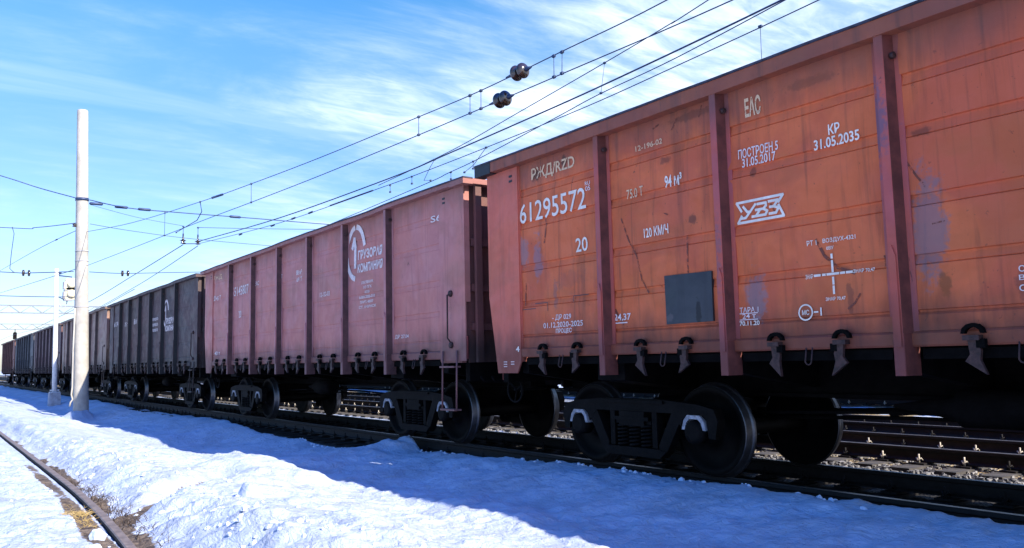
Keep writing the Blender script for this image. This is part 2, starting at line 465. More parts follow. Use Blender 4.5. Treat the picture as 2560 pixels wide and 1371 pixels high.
def ground_h(X, Y):
    n_big = fbm(X * 0.55, Y * 0.45, 4, 11)
    n_med = fbm(X * 2.2 + 0.35 * Y, Y * 1.6, 4, 23)
    n_fin = fbm(X * 6 + Y * 2.0, Y * 9.0, 3, 31)
    crust = np.abs(fbm(X * 3.2 - Y * 1.1, Y * 5.5, 3, 37)) * -2.0 + 0.4
    # cross-section of the snow between the two tracks, its heights changing along Y
    zc = np.interp(Y, [2, 6.5, 8.2, 9.5, 12, 20, 40], [0.15, 0.13, 0.06, 0.05, 0.08, 0.02, -0.05])
    zs = np.interp(Y, [2, 4, 7, 9.8, 11.1, 11.8, 12.3, 13.7, 15, 17, 19, 21.5, 25.4, 28, 31, 36, 42, 48, 64],
                   [-0.19, -0.20, -0.22, -0.24, -0.29, -0.20, -0.14, -0.25, -0.32, -0.40, -0.40, -0.33, -0.37, -0.50, -0.50, -0.46, -0.50, -0.38, -0.42])
    ze = np.interp(Y, [2.9, 4, 5.2, 7.5, 8.7, 10.1, 11.7, 12.5, 13.4, 15.6, 16.9, 18.3, 21, 25, 30, 37, 41, 60],
                   [0.03, 0.0, -0.03, -0.02, -0.05, -0.08, -0.13, -0.03, -0.20, -0.21, -0.17, -0.13, -0.11, -0.16, -0.20, -0.18, -0.12, -0.16])
    px = np.array([-40, -6, -0.5, 0.9, 1.12, 1.25, 1.345, 1.42, 1.55, 1.70, 1.95])
    pz = np.array([-0.10, -0.08, -0.03, -0.01, -0.025, -0.04, -0.04, -0.11, -0.15, -0.13, 0.0])
    Xs = X + bend(Y) * (1 - sstep(X, 1.7, 3.0))
    z = np.interp(Xs, px, pz)
    def seg(z, x0, x1, a, b):
        u = np.clip((X - x0) / (x1 - x0), 0, 1); u = u * u * (3 - 2 * u)
        return np.where((X >= x0), a + (b - a) * u, z)
    u = np.clip((Xs - 1.95) / 0.30, 0, 1); u = u * u * (3 - 2 * u)
    z = np.where(Xs >= 1.95, zc * u, z)
    z = seg(z, 2.25, 4.4, zc, zs)
    z = seg(z, 4.9, 6.45, zs, ze)
    snow_amp = np.where(X > 6.6, 0.0, 1.0)
    z = z + snow_amp * (0.07 * n_big * sstep(X, 1.6, 2.6) + 0.035 * n_big * (1 - sstep(X, 0.8, 1.2)))
    inner = 1 - np.exp(-((X - 1.42) / 0.2) ** 2)
    z = z + snow_amp * inner * (0.058 * n_med + 0.030 * n_fin + 0.020 * crust)
    # shovelled bank face: slanting furrows
    fur = vnoise((X * 0.9 + Y * 1.0) * 5.0, (X - Y) * 1.2, 41)
    facem = np.exp(-((X - 2.0) / 0.35) ** 2)
    z = z + facem * (0.12 * fur + 0.05 * vnoise((X * 0.9 + Y) * 13.0, (X - Y) * 2.5, 43))
    # gully through the bank
    gy = 8.4 + (X - 1.5) * 1.32
    gul = np.exp(-((Y - gy) / (0.22 + 0.10 * (X - 1.4).clip(0, 3))) ** 2) * sstep(X, 1.3, 1.7) * (1 - sstep(X, 2.9, 3.9))
    z = z - gul * (z + 0.14).clip(0, 1) * 0.8
    # heaps
    def heap(cx, cy, rx_, ry_, hgt, sd_):
        d = np.sqrt(((X - cx) / rx_) ** 2 + ((Y - cy) / ry_) ** 2) + 0.35 * fbm(X * 1.7, Y * 1.7, 3, sd_)
        return hgt * (1 - sstep(d, 0.35, 1.0))
    z = z + heap(3.75, 10.9, 0.8, 1.6, 0.15, 3) + heap(3.2, 9.4, 0.4, 0.5, 0.10, 8) + heap(2.62, 8.05, 0.14, 0.22, 0.14, 4)
    z = z + heap(6.5, 12.5, 0.4, 0.5, 0.07, 9) + heap(2.8, 5.6, 0.5, 0.8, 0.06, 14) + heap(4.6, 7.0, 0.6, 1.0, 0.05, 15)
    z = z + heap(4.75, 34.2, 0.6, 1.4, 0.24, 6) + heap(3.2, 24.5, 0.8, 1.6, 0.12, 7)
    z = z - heap(4.75, 27.0, 0.45, 1.3, 0.25, 21)
    z = z - 0.10 * np.exp(-((Y - 28.5 - 0.3 * X) / 0.5) ** 2) * (1 - sstep(X, 3.2, 4.6)) * sstep(X, -0.5, 0.6)
    # ballast of the train's track and the tracks behind
    e = snow_edge(Y)
    bal = -0.235 + 0.018 * fbm(X * 9, Y * 9, 2, 51)
    snow_t = 1 - sstep(X, e - 0.10, e + 0.04)
    yard = bal - 0.05 * sstep(X, 9.1, 9.6) * (1 - sstep(X, 10.0, 10.3)) + 0.10 * sstep(X, 17.0, 19.0) * fbm(X * 0.5, Y * 0.4, 3, 61)
    yard = yard - 0.25 * sstep(X, 34, 60)
    z = np.where(X > e - 0.12, z * snow_t + yard * (1 - snow_t), z)
    # far field settles to one level
    far = sstep(np.sqrt(X * X + Y * Y), 120, 260)
    z = z * (1 - far) + (-0.30) * far
    return z


def axis_pts(segs):
    out = []
    for a, b, s in segs:
        n = max(1, int(round((b - a) / s)))
        out.extend(list(np.linspace(a, b, n, endpoint=False)))
    return out


xs = np.array([-4000, -1500, -600, -250, -110, -50, -24, -12, -6] + axis_pts([(-3, 0.2, 0.16), (0.2, 1.1, 0.07), (1.1, 2.8, 0.03), (2.8, 7.0, 0.045), (7.0, 13.0, 0.10), (13, 24, 0.25), (24, 40, 0.8)])
              + [40, 44, 50, 60, 75, 110, 200, 450, 1000, 2500, 5000])
ys = list(axis_pts([(-30, 2.4, 1.2), (2.4, 9.5, 0.04), (9.5, 15.0, 0.055)]))
yv = 15.0; st_ = 0.07
while yv < 400:
    ys.append(yv); yv += st_; st_ *= 1.028
ys = np.array([-400, -120, -60] + ys + [450, 600, 900, 1500, 2600, 5000])
GX, GY = np.meshgrid(xs, ys)
GZ = ground_h(GX, GY)
nx, ny = len(xs), len(ys)
verts = np.stack([GX.ravel(), GY.ravel(), GZ.ravel()], 1)
idx = np.arange(nx * ny).reshape(ny, nx)
quads = np.stack([idx[:-1, :-1].ravel(), idx[:-1, 1:].ravel(), idx[1:, 1:].ravel(), idx[1:, :-1].ravel()], 1)
me = bpy.data.meshes.new('ground')
me.vertices.add(len(verts)); me.vertices.foreach_set('co', verts.ravel())
me.loops.add(quads.size); me.loops.foreach_set('vertex_index', quads.ravel().astype(np.int32))
me.polygons.add(len(quads))
me.polygons.foreach_set('loop_start', np.arange(0, quads.size, 4, dtype=np.int32))
me.polygons.foreach_set('loop_total', np.full(len(quads), 4, dtype=np.int32))
me.polygons.foreach_set('use_smooth', np.ones(len(quads), dtype=bool))
# what lies bare: r = ballast, g = earth and dead grass, b = old dirty snow
X, Y = GX, GY
e_ = snow_edge(Y)
bal = sstep(X, e_ - 0.03, e_ + 0.05)
snowp = fbm(X * 0.7, Y * 0.35, 4, 71)
cover = (sstep(X, 9.0, 9.5) * (1 - sstep(X, 10.0, 10.4)) * sstep(Y, 9.5, 12.5)
         + sstep(X, 12.7, 13.2) * (1 - sstep(X, 13.4, 13.8)) * sstep(Y, 8, 12)
         + sstep(X, 16.1, 16.6) * (1 - sstep(X, 20.4, 20.9)) * 0.62 + sstep(X, 23.5, 27) * 0.6)
bal = bal * (1 - sstep(cover + 0.55 * snowp, 0.42, 0.60))
bal = bal * (1 - sstep(X, 26, 34) * 0.95)
Xs = X + bend(Y) * (1 - sstep(X, 1.7, 3.0))
earth = np.exp(-((Xs - 1.25) / (0.07 + 0.006 * (11 - Y).clip(0, 9))) ** 4) * (0.80 + 0.7 * fbm(X * 3, Y * 1.3, 3, 81)) * (0.35 + 0.65 * (1 - sstep(Y, 10, 15)))
earth = earth + np.exp(-((Xs - 1.58) / 0.105) ** 2) * (0.68 + 1.2 * fbm(X * 4, Y * 1.6, 3, 82)) * (1 - 0.5 * sstep(Y, 12, 24))
gy = 8.4 + (X - 1.5) * 1.32
earth = earth + 0.85 * np.exp(-((Y - gy) / 0.20) ** 2) * sstep(X, 1.3, 1.6) * (1 - sstep(X, 2.8, 3.6)) * (0.7 + 0.9 * fbm(X * 4, Y * 4, 3, 83))
earth = earth + 0.6 * np.exp(-((Y - 28.5 - 0.3 * X) / 0.35) ** 2) * (1 - sstep(X, 2.8, 4.0)) * sstep(X, -0.5, 0.6)
earth = earth + 0.7 * np.exp(-(((X - 2.45) / 0.16) ** 2 + ((Y - 11.2) / 0.6) ** 2)) * (0.6 + fbm(X * 5, Y * 5, 3, 84))
yel = (sstep(X, 10.2, 10.6) * (1 - sstep(X, 13.0, 13.4)) * 0.7 + sstep(X, 15.6, 16.4) * (1 - sstep(X, 20, 24)) * 0.9) * sstep(fbm(X * 1.1, Y * 0.8, 3, 91), -0.16, 0.10)
earth = np.clip(np.maximum(earth, yel), 0, 1)
colr = np.stack([bal.ravel(), earth.ravel(), np.clip(snowp.ravel() + 0.5, 0, 1), np.ones(nx * ny)], 1).astype(np.float32)
at = me.color_attributes.new('cover', 'FLOAT_COLOR', 'POINT')
at.data.foreach_set('color', colr.ravel())
me.update()
me.validate()

m_ground, t, b = new_mat('snow_and_ballast')
co = t.add('ShaderNodeTexCoord').outputs['Object']
ca = t.add('ShaderNodeVertexColor', layer_name='cover')
sc = t.add('ShaderNodeSeparateColor', i_Color=ca.outputs[0])
nb = t.noise(co, 1.2, 6, 0.6, 0.3)
snowc = t.mix(t.ramp(nb, 0.35, 0.70), (0.465, 0.54, 0.68, 1), (0.375, 0.425, 0.52, 1))
grain = t.noise(t.vmath('MULTIPLY', co, (7.0, 4.0, 7.0)), 1.0, 6, 0.7, 0.8)
snowc = t.mix(t.ramp(grain, 0.55, 0.72, 0.0, 0.45), snowc, (0.40, 0.38, 0.36, 1))
grit = t.noise(co, 55.0, 3, 0.7)
snowc = t.mix(t.math('MULTIPLY', t.ramp(grit, 0.62, 0.70), t.ramp(nb, 0.42, 0.62)), snowc, (0.20, 0.18, 0.16, 1))
vor = t.add('ShaderNodeTexVoronoi', i_Vector=co, i_Scale=24.0)
balc = t.mix(t.ramp(vor.outputs['Color'], 0.1, 0.9), (0.035, 0.033, 0.032, 1), (0.11, 0.105, 0.10, 1))
sx = t.add('ShaderNodeSeparateXYZ', i_Vector=co)
dark_bed = t.ramp(sx.outputs[0], 8.7, 9.3, 0.85, 0.0)  # ballast darker along the front train's track
balc = t.mix(dark_bed, balc, (0.010, 0.009, 0.009, 1))
nb2 = t.noise(co, 2.3, 5, 0.65)
balc = t.mix(t.ramp(nb2, 0.45, 0.65, 0, 0.7), balc, (0.035, 0.030, 0.028, 1))
ne = t.noise(co, 14.0, 5, 0.7)
earc = t.mix(t.ramp(ne, 0.35, 0.65), (0.055, 0.042, 0.036, 1), (0.20, 0.155, 0.115, 1))
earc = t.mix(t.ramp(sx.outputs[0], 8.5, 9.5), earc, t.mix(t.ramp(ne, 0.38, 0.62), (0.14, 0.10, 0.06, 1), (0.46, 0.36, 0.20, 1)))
brk = t.math('ADD', sc.outputs[1], t.math('MULTIPLY', t.math('SUBTRACT', ne, 0.5), 0.9))
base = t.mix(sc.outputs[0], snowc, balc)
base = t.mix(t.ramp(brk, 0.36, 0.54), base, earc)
t.put(b, 'Base Color', base)
b.inputs['Roughness'].default_value = 0.85
b.inputs['Specular IOR Level'].default_value = 0.25
hgt = t.math('ADD', t.math('MULTIPLY', t.noise(t.vmath('MULTIPLY', co, (1.0, 0.6, 1.0)), 11.0, 6, 0.65, 0.5), 1.0),
             t.math('MULTIPLY', t.math('MULTIPLY', vor.outputs['Distance'], sc.outputs[0]), 1.2))
bp = t.add('ShaderNodeBump', i_Strength=0.9, i_Distance=0.06, i_Height=hgt)
t.put(b, 'Normal', bp.outputs[0])
me.materials.append(m_ground)
ground = bpy.data.objects.new('ground', me)
COL.objects.link(ground)
tag(ground, 'snow covered railway yard ground with dark ballast beds', None, None, 'structure')


def gz(x, y):
    return float(ground_h(np.array([[float(x)]]), np.array([[float(y)]]))[0, 0])


# ------------------------------------------------------------------ tracks
RAILP = [(-0.075, -0.18), (0.075, -0.18), (0.075, -0.168), (0.018, -0.148), (0.010, -0.13), (0.010, -0.052), (0.036, -0.038),
         (0.037, -0.008), (0.028, 0.0), (-0.028, 0.0), (-0.037, -0.008), (-0.036, -0.038), (-0.010, -0.052), (-0.010, -0.13),
         (-0.018, -0.148), (-0.075, -0.168)]


def bent_rail_mesh(y0, y1, top, x0):
    mb = MB()
    yy = np.concatenate([np.arange(y0, 12.0, 0.25), [12.0, 60.0, y1]])
    n = len(RAILP)
    vs = []
    for y in yy:
        vs += [(x0 - float(bend(y)) + p[0], y, p[1]) for p in RAILP]
    for i in range(len(yy) - 1):
        for k in range(n):
            k2 = (k + 1) % n
            mb.f.append([i * n + k, i * n + k2, (i + 1) * n + k2, (i + 1) * n + k]); mb.m.append(1 if k in (7, 8, 9) else 0); mb.smooth.append(False)
    mb.v = vs
    mb.f.append(list(range(n - 1, -1, -1))); mb.m.append(0); mb.smooth.append(False)
    mb.f.append([(len(yy) - 1) * n + k for k in range(n)]); mb.m.append(0); mb.smooth.append(False)
    return mb.mesh('rail', [m_rail, top])


def rail_mesh(y0, y1, top):
    mb = MB()
    n = len(RAILP)
    mb.prism(RAILP, y0, y1, 'y', 0)
    for i in range(n):
        if i == 8:
            mb.m[2 + i] = 1
    return mb.mesh('rail', [m_rail, top])


def sleeper_mesh(ms):
    mb = MB()
    # tapered concrete beam, lower in the middle
    mb.prism([(-1.35, -0.42), (1.35, -0.42), (1.35, -0.205), (0.5, -0.215), (0.35, -0.255), (-0.35, -0.255), (-0.5, -0.215), (-1.35, -0.205)], -0.13, 0.13, 'y', 0)
    for sx in (-0.76, 0.76):
        mb.box(sx - 0.16, sx + 0.16, -0.09, 0.09, -0.206, -0.186, 1)
        for q in (-1, 1):
            x = sx + q * 0.105
            mb.tube([(x - q * 0.035, -0.03, -0.155), (x, -0.03, -0.125), (x + q * 0.03, 0.0, -0.16), (x, 0.03, -0.125), (x - q * 0.035, 0.03, -0.155)], 0.010, 6, 2)
            mb.tube([(x, 0, -0.19), (x, 0, -0.075)], 0.012, 6, 2)
    return mb.mesh('sleeper', ms)


m_dark_sl = simple('dark_sleeper', (0.016, 0.014, 0.013), 0.85, 0, 0.5, 5, 0.4, 0.15)  # darker sleeper variant
SLM = sleeper_mesh([m_concrete, m_rail, m_clip])
SLM_DARK = sleeper_mesh([m_dark_sl, m_rail, m_rail])
SLM_RUST = sleeper_mesh([m_concrete, m_rail, m_rail])


def track(xc, y0, y1, label, s0, n, pitch=0.545, gauge=0.76, top=m_railtop, sides=(-1, 1), slm=None):
    root = empty('railway_track', (xc, 0, 0), label, 'railway track', 'parallel tracks of the yard')
    for sgn in sides:
        link('rail', rail_mesh(y0, y1, top), root, (sgn * gauge, 0, 0))
    for i in range(n):
        o = link('sleeper', slm or rnd.choice((SLM, SLM, SLM_RUST)), root, (rnd.uniform(-0.03, 0.03), s0 + i * pitch + rnd.uniform(-0.02, 0.02), 0))
    return root


TX = 7.66
t0 = empty('railway_track', (0.64, 0, 0), 'brown rusty track half sunk in snow, passing left of the concrete pole', 'railway track', 'parallel tracks of the yard')
for x_ in (-0.76, 0.76):
    link('rail', bent_rail_mesh(-4, 330, m_railold, x_), t0)
track(TX, -6, 330, 'dark track carrying the long line of open wagons', -2.2, 100, slm=SLM_DARK)
track(11.56, -6, 330, 'empty track just behind the long wagon train, with pale rail clips', 2.6, 80)
track(14.81, -6, 330, 'second empty track behind the wagon train, seen under the wagons', 3.6, 70, slm=SLM_DARK)
track(22.3, -6, 330, 'farthest track, carrying the dark wagons glimpsed below the front train', 5.0, 70)


# ------------------------------------------------------------------ text helpers
def wall_bulge(Y_, Z_):
    return 0.020 * fbm(Y_ * 1.3 + 9, Z_ * 1.5, 3, 101) + 0.006 * fbm(Y_ * 4, Z_ * 4, 2, 102)


def on_wall(y, z, lift):
    """x of the near wall face at (y, z), lifted by a few millimetres"""
    return -(1.455 + float(wall_bulge(np.array([float(y)]), np.array([float(z)]))[0])) - lift


def text_polys(body, bold=0.0):
    c = bpy.data.curves.new('lettering', 'FONT')
    c.body = body
    c.offset = bold
    c.resolution_u = 3
    o = bpy.data.objects.new('lettering', c)
    COL.objects.link(o)
    dg = bpy.context.evaluated_depsgraph_get()
    me = bpy.data.meshes.new_from_object(o.evaluated_get(dg))
    vs = [tuple(v.co) for v in me.vertices]
    fs = [tuple(p.vertices) for p in me.polygons]
    bpy.data.objects.remove(o); bpy.data.curves.remove(c); bpy.data.meshes.remove(me)
    return vs, fs


def marking(parent, body, yl, yr, z0, z1, x=None, mat=None, bold=0.012, label=None, zr=None):
    """stencil text whose left end is at local y=yl, right end y=yr (yl>yr as seen from the near side)"""
    vs, fs = text_polys(body, bold)
    x0 = min(v[0] for v in vs); x1 = max(v[0] for v in vs)
    b0 = min(v[1] for v in vs); b1 = max(v[1] for v in vs)
    mb = MB()
    pts = [(yl + (yr - yl) * (v[0] - x0) / (x1 - x0), z0 + (z1 - z0) * (v[1] - b0) / (b1 - b0)) for v in vs]
    mb._add([(x if x is not None else on_wall(p[0], p[1], 0.007), p[0], p[1]) for p in pts], fs)
    o = mb.build('stencil_marking', mat or m_mark, parent)
    if label: o['label'] = label
    return o


def strokes(parent, lines, w, x=None, lift=0.0065, mat=None, label=None, name='stencil_marking'):
    """painted strokes: polylines of (y,z)"""
    mb = MB()
    for ln in lines:
        for (a, b) in zip(ln[:-1], ln[1:]):
            d = Vector((b[0] - a[0], b[1] - a[1]))
            if d.length < 1e-6: continue
            d.normalize()
            nrm = Vector((-d.y, d.x)) * (w / 2)
            e = d * (w * 0.3)
            pts = [(a[0] + nrm.x - e.x, a[1] + nrm.y - e.y), (b[0] + nrm.x + e.x, b[1] + nrm.y + e.y),
                   (b[0] - nrm.x + e.x, b[1] - nrm.y + e.y), (a[0] - nrm.x - e.x, a[1] - nrm.y - e.y)]
            if x is not None:
                x -= 0.00012
                mb._add([(x, p[0], p[1]) for p in pts], [(0, 1, 2, 3)])
            else:
                lift += 0.00012
                mb._add([(on_wall(p[0], p[1], lift), p[0], p[1]) for p in pts], [(0, 1, 2, 3)])
    o = mb.build(name, mat or m_mark, parent)
    if label: o['label'] = label
    return o


# ------------------------------------------------------------------ gondola wagons
HALF = 6.58
POST_Y = [-4.26, -2.555, -0.85, 0.85, 2.555, 4.26]
BAYS = [-5.08, -3.41, -1.70, 0.0, 1.70, 3.41, 5.08]
PIV = 4.325


def wall_mesh(sgn, dep):
    prof = [(3.79, 0)]
    for (zt, zb) in ((3.44, 3.35), (3.02, 2.93), (2.47, 2.38), (2.005, 1.93)):
        prof += [(zt + 0.003, 0), (zt - 0.003, dep), (zt - 0.020, dep), (zb + 0.004, dep * 0.25), (zb, dep * 0.7), (zb - 0.008, 0)]
    prof += [(1.583, 0), (1.578, dep), (1.562, dep), (1.54, 0.0), (1.42, 0.0)]
    # densify
    pp = []
    for a, b in zip(prof[:-1], prof[1:]):
        n = max(1, int((a[0] - b[0]) / 0.12))
        for i in range(n):
            u = i / n
            pp.append((a[0] + (b[0] - a[0]) * u, a[1] + (b[1] - a[1]) * u))
    pp.append(prof[-1])
    yy = np.arange(-5.90, 5.901, 0.118)
    P = np.array(pp)
    YY, ZZ = np.meshgrid(yy, P[:, 0])
    inset = np.repeat(P[:, 1][:, None], len(yy), 1)
    bulge = wall_bulge(YY, ZZ)
    xx = sgn * (1.455 - inset + bulge)
    mb = MB()
    n1, n2 = XXs = xx.shape
    vs = [(xx[i, j], YY[i, j], ZZ[i, j]) for i in range(n1) for j in range(n2)]
    fs = [(i * n2 + j, i * n2 + j + 1, (i + 1) * n2 + j + 1, (i + 1) * n2 + j) for i in range(n1 - 1) for j in range(n2 - 1)]
    mb._add(vs, fs, 0, False)
    # inner skin closes it to a real sheet
    mb.box(min(sgn * 1.40, sgn * 1.412), max(sgn * 1.40, sgn * 1.412), -5.9, 5.9, 1.42, 3.79)
    return mb


def sided(x0, x1, sgn):
    return (min(sgn * x0, sgn * x1), max(sgn * x0, sgn * x1))


def wavy_bar(mb, xa, xb, za, zb, ya, yb, seed, amp, mat=0):
    """a knocked-about beam: box section swept along y with slight bends and dents"""
    yy = np.linspace(ya, yb, 72)
    dx = amp * 1.3 * fbm(yy * 0.55 + seed, yy * 0 + 1.5, 3, seed)
    dz = amp * fbm(yy * 0.6 + seed * 2, yy * 0 + 4.5, 3, seed + 3)
    vs = []
    for y, ox, oz in zip(yy, dx, dz):
        vs += [(xa + ox, y, za + oz), (xb + ox, y, za + oz), (xb + ox, y, zb + oz), (xa + ox, y, zb + oz)]
    n = len(yy)
    fs = [(0, 1, 2, 3), tuple(4 * (n - 1) + k for k in (3, 2, 1, 0))]
    for i in range(n - 1):
        for k in range(4):
            k2 = (k + 1) % 4
            fs.append((4 * i + k, 4 * i + k2, 4 * i + 4 + k2, 4 * i + 4 + k))
    mb._add(vs, fs, mat)


def build_wagon(root, zt, pm, pp, fl, em, cpm, capm, end_black, dep, seed):
    """zt = top of the chord above rail"""
    for sgn in (-1, 1):
        wm = wall_mesh(sgn, dep)
        wm.build('side_wall', pm, root)
        mb = MB(); a, b = sided(1.43, 1.575, sgn)
        wavy_bar(mb, a, b, 3.772, zt - 0.022, -6.72, 6.72, seed + (7 if sgn > 0 else 0), 0.022)
        for q in (-1, 1):
            mb.box(a - 0.008, b + 0.008, min(q * 6.36, q * 6.735), max(q * 6.36, q * 6.735), 3.758, zt - 0.010, 1 if (end_black and sgn < 0 and q > 0) else 0)
        ch = mb.build('top_chord', [pm, m_black], root)
        mb = MB(); a, b = sided(1.425, 1.588, sgn)
        wavy_bar(mb, a, b, zt - 0.0215, zt, -6.74, 6.74, seed + (7 if sgn > 0 else 0), 0.022)
        mb.build('cap_strip', capm, ch)
        for y in POST_Y:
            mb = MB()
            hat = [(sgn * 1.448, y - 0.115), (sgn * 1.461, y - 0.115), (sgn * 1.463, y - 0.070), (sgn * 1.560, y - 0.038), (sgn * 1.565, y - 0.034),
                   (sgn * 1.565, y + 0.034), (sgn * 1.560, y + 0.038), (sgn * 1.463, y + 0.070), (sgn * 1.461, y + 0.115), (sgn * 1.448, y + 0.115)]
            mb.prism(hat, 1.405, 3.775, 'z')
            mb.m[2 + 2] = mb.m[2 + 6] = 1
            low = [(sgn * 1.40, y - 0.075), (sgn * 1.560, y - 0.044), (sgn * 1.568, y - 0.040), (sgn * 1.568, y + 0.040), (sgn * 1.560, y + 0.044), (sgn * 1.40, y + 0.075)]
            nf = len(mb.m)
            mb.prism(low, 1.08, 1.404, 'z')
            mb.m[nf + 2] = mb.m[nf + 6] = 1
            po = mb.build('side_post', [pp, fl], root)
            mb = MB(); a, b = sided(1.566, 1.580, sgn)
            mb.prism([(y - 0.030, 1.30), (y + 0.030, 1.30), (y + 0.030, 2.00), (y, 2.09), (y - 0.030, 2.00)], a, b, 'x')
            mb.build('doubler_plate', pp, po)
            mb = MB()
            mb.lathe([(0, 0.028), (0.03, 0.028), (0.034, 0.014)], (sgn * 1.50, y - 0.066 - 0.03, 3.60), 'y', 8)
            mb.build('bolt', m_latch, po)
        for q in (-1, 1):
            mb = MB(); a, b = sided(1.464, 1.482, sgn)
            square = (not end_black) and q < 0
            mb.prism([(q * 5.885, 3.765), (q * HALF, 3.765), (q * HALF, 1.27), (q * 5.885, 1.27)] if square else
                     [(q * 5.885, 3.765), (q * HALF, 3.765), (q * HALF, 2.10), (q * 6.40, 1.10), (q * 5.97, 1.10), (q * 5.885, 1.24)], a, b, 'x')
            a, b = sided(1.388, 1.4635, sgn)
            mb.box(a, b, min(q * 5.87, q * (HALF - 0.004)), max(q * 5.87, q * (HALF - 0.004)), 2.10, 3.77)
            mb.box(a, b, min(q * 5.87, q * 6.44), max(q * 5.87, q * 6.44), 1.245, 2.098)
            cp = mb.build('corner_plate', cpm, root)
            mb = MB(); a, b = sided(1.4822, 1.486, sgn)
            for dz in (3.58, 3.645):
                mb.box(a, b, q * 6.03 - 0.035, q * 6.03 + 0.035, dz, dz + 0.03)
            mb.build('slot', m_black, cp)
        mb = MB(); a, b = sided(1.40, 1.475, sgn)
        mb.prism([(sgn * 1.40, 1.30), (sgn * 1.47, 1.30), (sgn * 1.478, 1.315), (sgn * 1.478, 1.40), (sgn * 1.462, 1.418), (sgn * 1.40, 1.418)], -5.88, 5.88, 'y')
        mb.build('side_sill', pm, root)
        mb = MB(); a, b = sided(1.33, 1.445, sgn)
        for by in BAYS:
            mb.box(a, b, by - 0.73, by + 0.73, 1.205, 1.285)
        mb.build('hatch_edge', m_under, root)
        for by in BAYS:
            for q in (-1, 1):
                yc = by + q * 0.325 + rnd.uniform(-0.012, 0.012)
                tp, tz = rnd.uniform(-0.018, 0.018), rnd.uniform(-0.02, 0.02)
                mb = MB()
                a, b = sided(1.475, 1.515, sgn)
                # hooded bracket
                arc = [(yc + 0.085 * math.cos(th), 1.385 + 0.075 * math.sin(th)) for th in np.linspace(0, math.pi, 7)]
                arc2 = [(yc + 0.055 * math.cos(th), 1.385 + 0.045 * math.sin(th)) for th in np.linspace(math.pi, 0, 7)]
                mb.prism(arc + arc2, a, b, 'x', 1)
                a, b = sided(1.47, 1.548, sgn)
                mb.box(a, b, yc - 0.058, yc + 0.058, 1.335, 1.372, 0)
                a, b = sided(1.49, 1.535, sgn)
                mb.box(a, b, yc - 0.03 - q * 0.06, yc + 0.03 - q * 0.06, 1.28, 1.345, 1)
                # pointed lever
                a, b = sided(1.50, 1.532, sgn)
                blade = [(yc + q * 0.030, 1.335), (yc - q * 0.028, 1.335), (yc - q * 0.060, 1.265), (yc - q * 0.050, 1.195), (yc - q * 0.075 + tp, 1.09 + tz), (yc + q * 0.055, 1.185), (yc + q * 0.018, 1.235)]
                mb.prism(blade, a, b, 'x', 0)
                mb.build('hatch_latch', [m_latch, m_under], root)
            mb = MB()
            mb.tube([(sgn * 1.47, by + 0.03, 1.33), (sgn * 1.50, by + 0.03, 1.2)] + [(sgn * 1.50, by + 0.03 * math.cos(th), 1.2 - 0.03 * math.sin(th)) for th in np.linspace(0.3, math.pi - 0.3, 5)] + [(sgn * 1.50, by - 0.03, 1.2), (sgn * 1.47, by - 0.03, 1.33)], 0.007, 5)
            mb.build('tie_loop', m_latch, root)
    for q in (-1, 1):
        mb = MB()
        y0, y1 = q * 6.49, q * 6.515
        mb.box(-1.384, 1.384, min(y0, y1), max(y0, y1), 1.245, 3.79)
        for k_ in (-1, 1):
            mb.box(min(k_ * 1.3845, k_ * 1.463), max(k_ * 1.3845, k_ * 1.463), min(q * 6.49, q * 6.512), max(q * 6.49, q * 6.512), 1.62, 3.765)
        for z in (2.95, 2.30, 1.75):
            mb.box(-1.36, 1.36, min(q * 6.515, q * 6.60), max(q * 6.515, q * 6.60), z - 0.05, z + 0.05)
        ew = mb.build('end_wall', em, root)
        mb = MB()
        mb.box(-1.425, 1.425, min(q * 6.53, q * 6.70), max(q * 6.53, q * 6.70), 3.775, zt - 0.003)
        mb.build('end_beam', pm, ew)
        for x in (-1.28, -0.72, 0.0, 0.72, 1.28):
            mb = MB()
            mb.box(x - 0.05, x + 0.05, min(q * 6.602, q * 6.66), max(q * 6.602, q * 6.66), 1.25, 3.774)
            mb.build('end_post', em, ew)
        # ladder on the end, at the brake side
        mb = MB()
        for x in (-1.18, -0.82):
            mb.tube([(x * q, q * 6.72, 1.0), (x * q, q * 6.72, 3.7)], 0.014, 6)
        for k in range(8):
            mb.tube([(-1.18 * q, q * 6.72, 1.1 + k * 0.34), (-0.82 * q, q * 6.72, 1.1 + k * 0.34)], 0.011, 6)
        mb.build('end_ladder', pp, root)
        # step hung below the near corner and the grab rail above it
        s_ = q  # diagonal corners
        sgn = 1 if q > 0 else -1
        mb = MB()
        for y in (5.98, 6.37):
            mb.tube([(sgn * 1.50, q * y, 1.42), (sgn * 1.52, q * y, 0.575)], 0.014, 6)
        for z in (0.585, 1.19):
            mb.box(min(sgn * 1.44, sgn * 1.56), max(sgn * 1.44, sgn * 1.56), min(q * 5.98, q * 6.37), max(q * 5.98, q * 6.37), z - 0.012, z + 0.012)
        mb.build('step', pp, root)
        mb = MB()
        mb.tube([(sgn * 1.47, q * 6.2, 2.24), (sgn * 1.545, q * 6.2, 2.22), (sgn * 1.55, q * 6.2, 1.60), (sgn * 1.47, q * 6.2, 1.50)], 0.013, 6)
        mb.lathe([(-0.01, 0.05), (0.02, 0.045), (0.03, 0.02)] if sgn > 0 else [(0.01, 0.05), (-0.02, 0.045), (-0.03, 0.02)], (sgn * 1.49, q * 6.2, 2.24), 'x', 10)
        mb.lathe([(-0.01, 0.05), (0.02, 0.045), (0.03, 0.02)] if sgn > 0 else [(0.01, 0.05), (-0.02, 0.045), (-0.03, 0.02)], (sgn * 1.49, q * 6.2, 1.50), 'x', 10)
        mb.build('grab_rail', m_latch, root)
        mb = MB()
        mb.box(-0.09, 0.09, min(q * 6.30, q * 6.72), max(q * 6.30, q * 6.72), 0.97, 1.17)
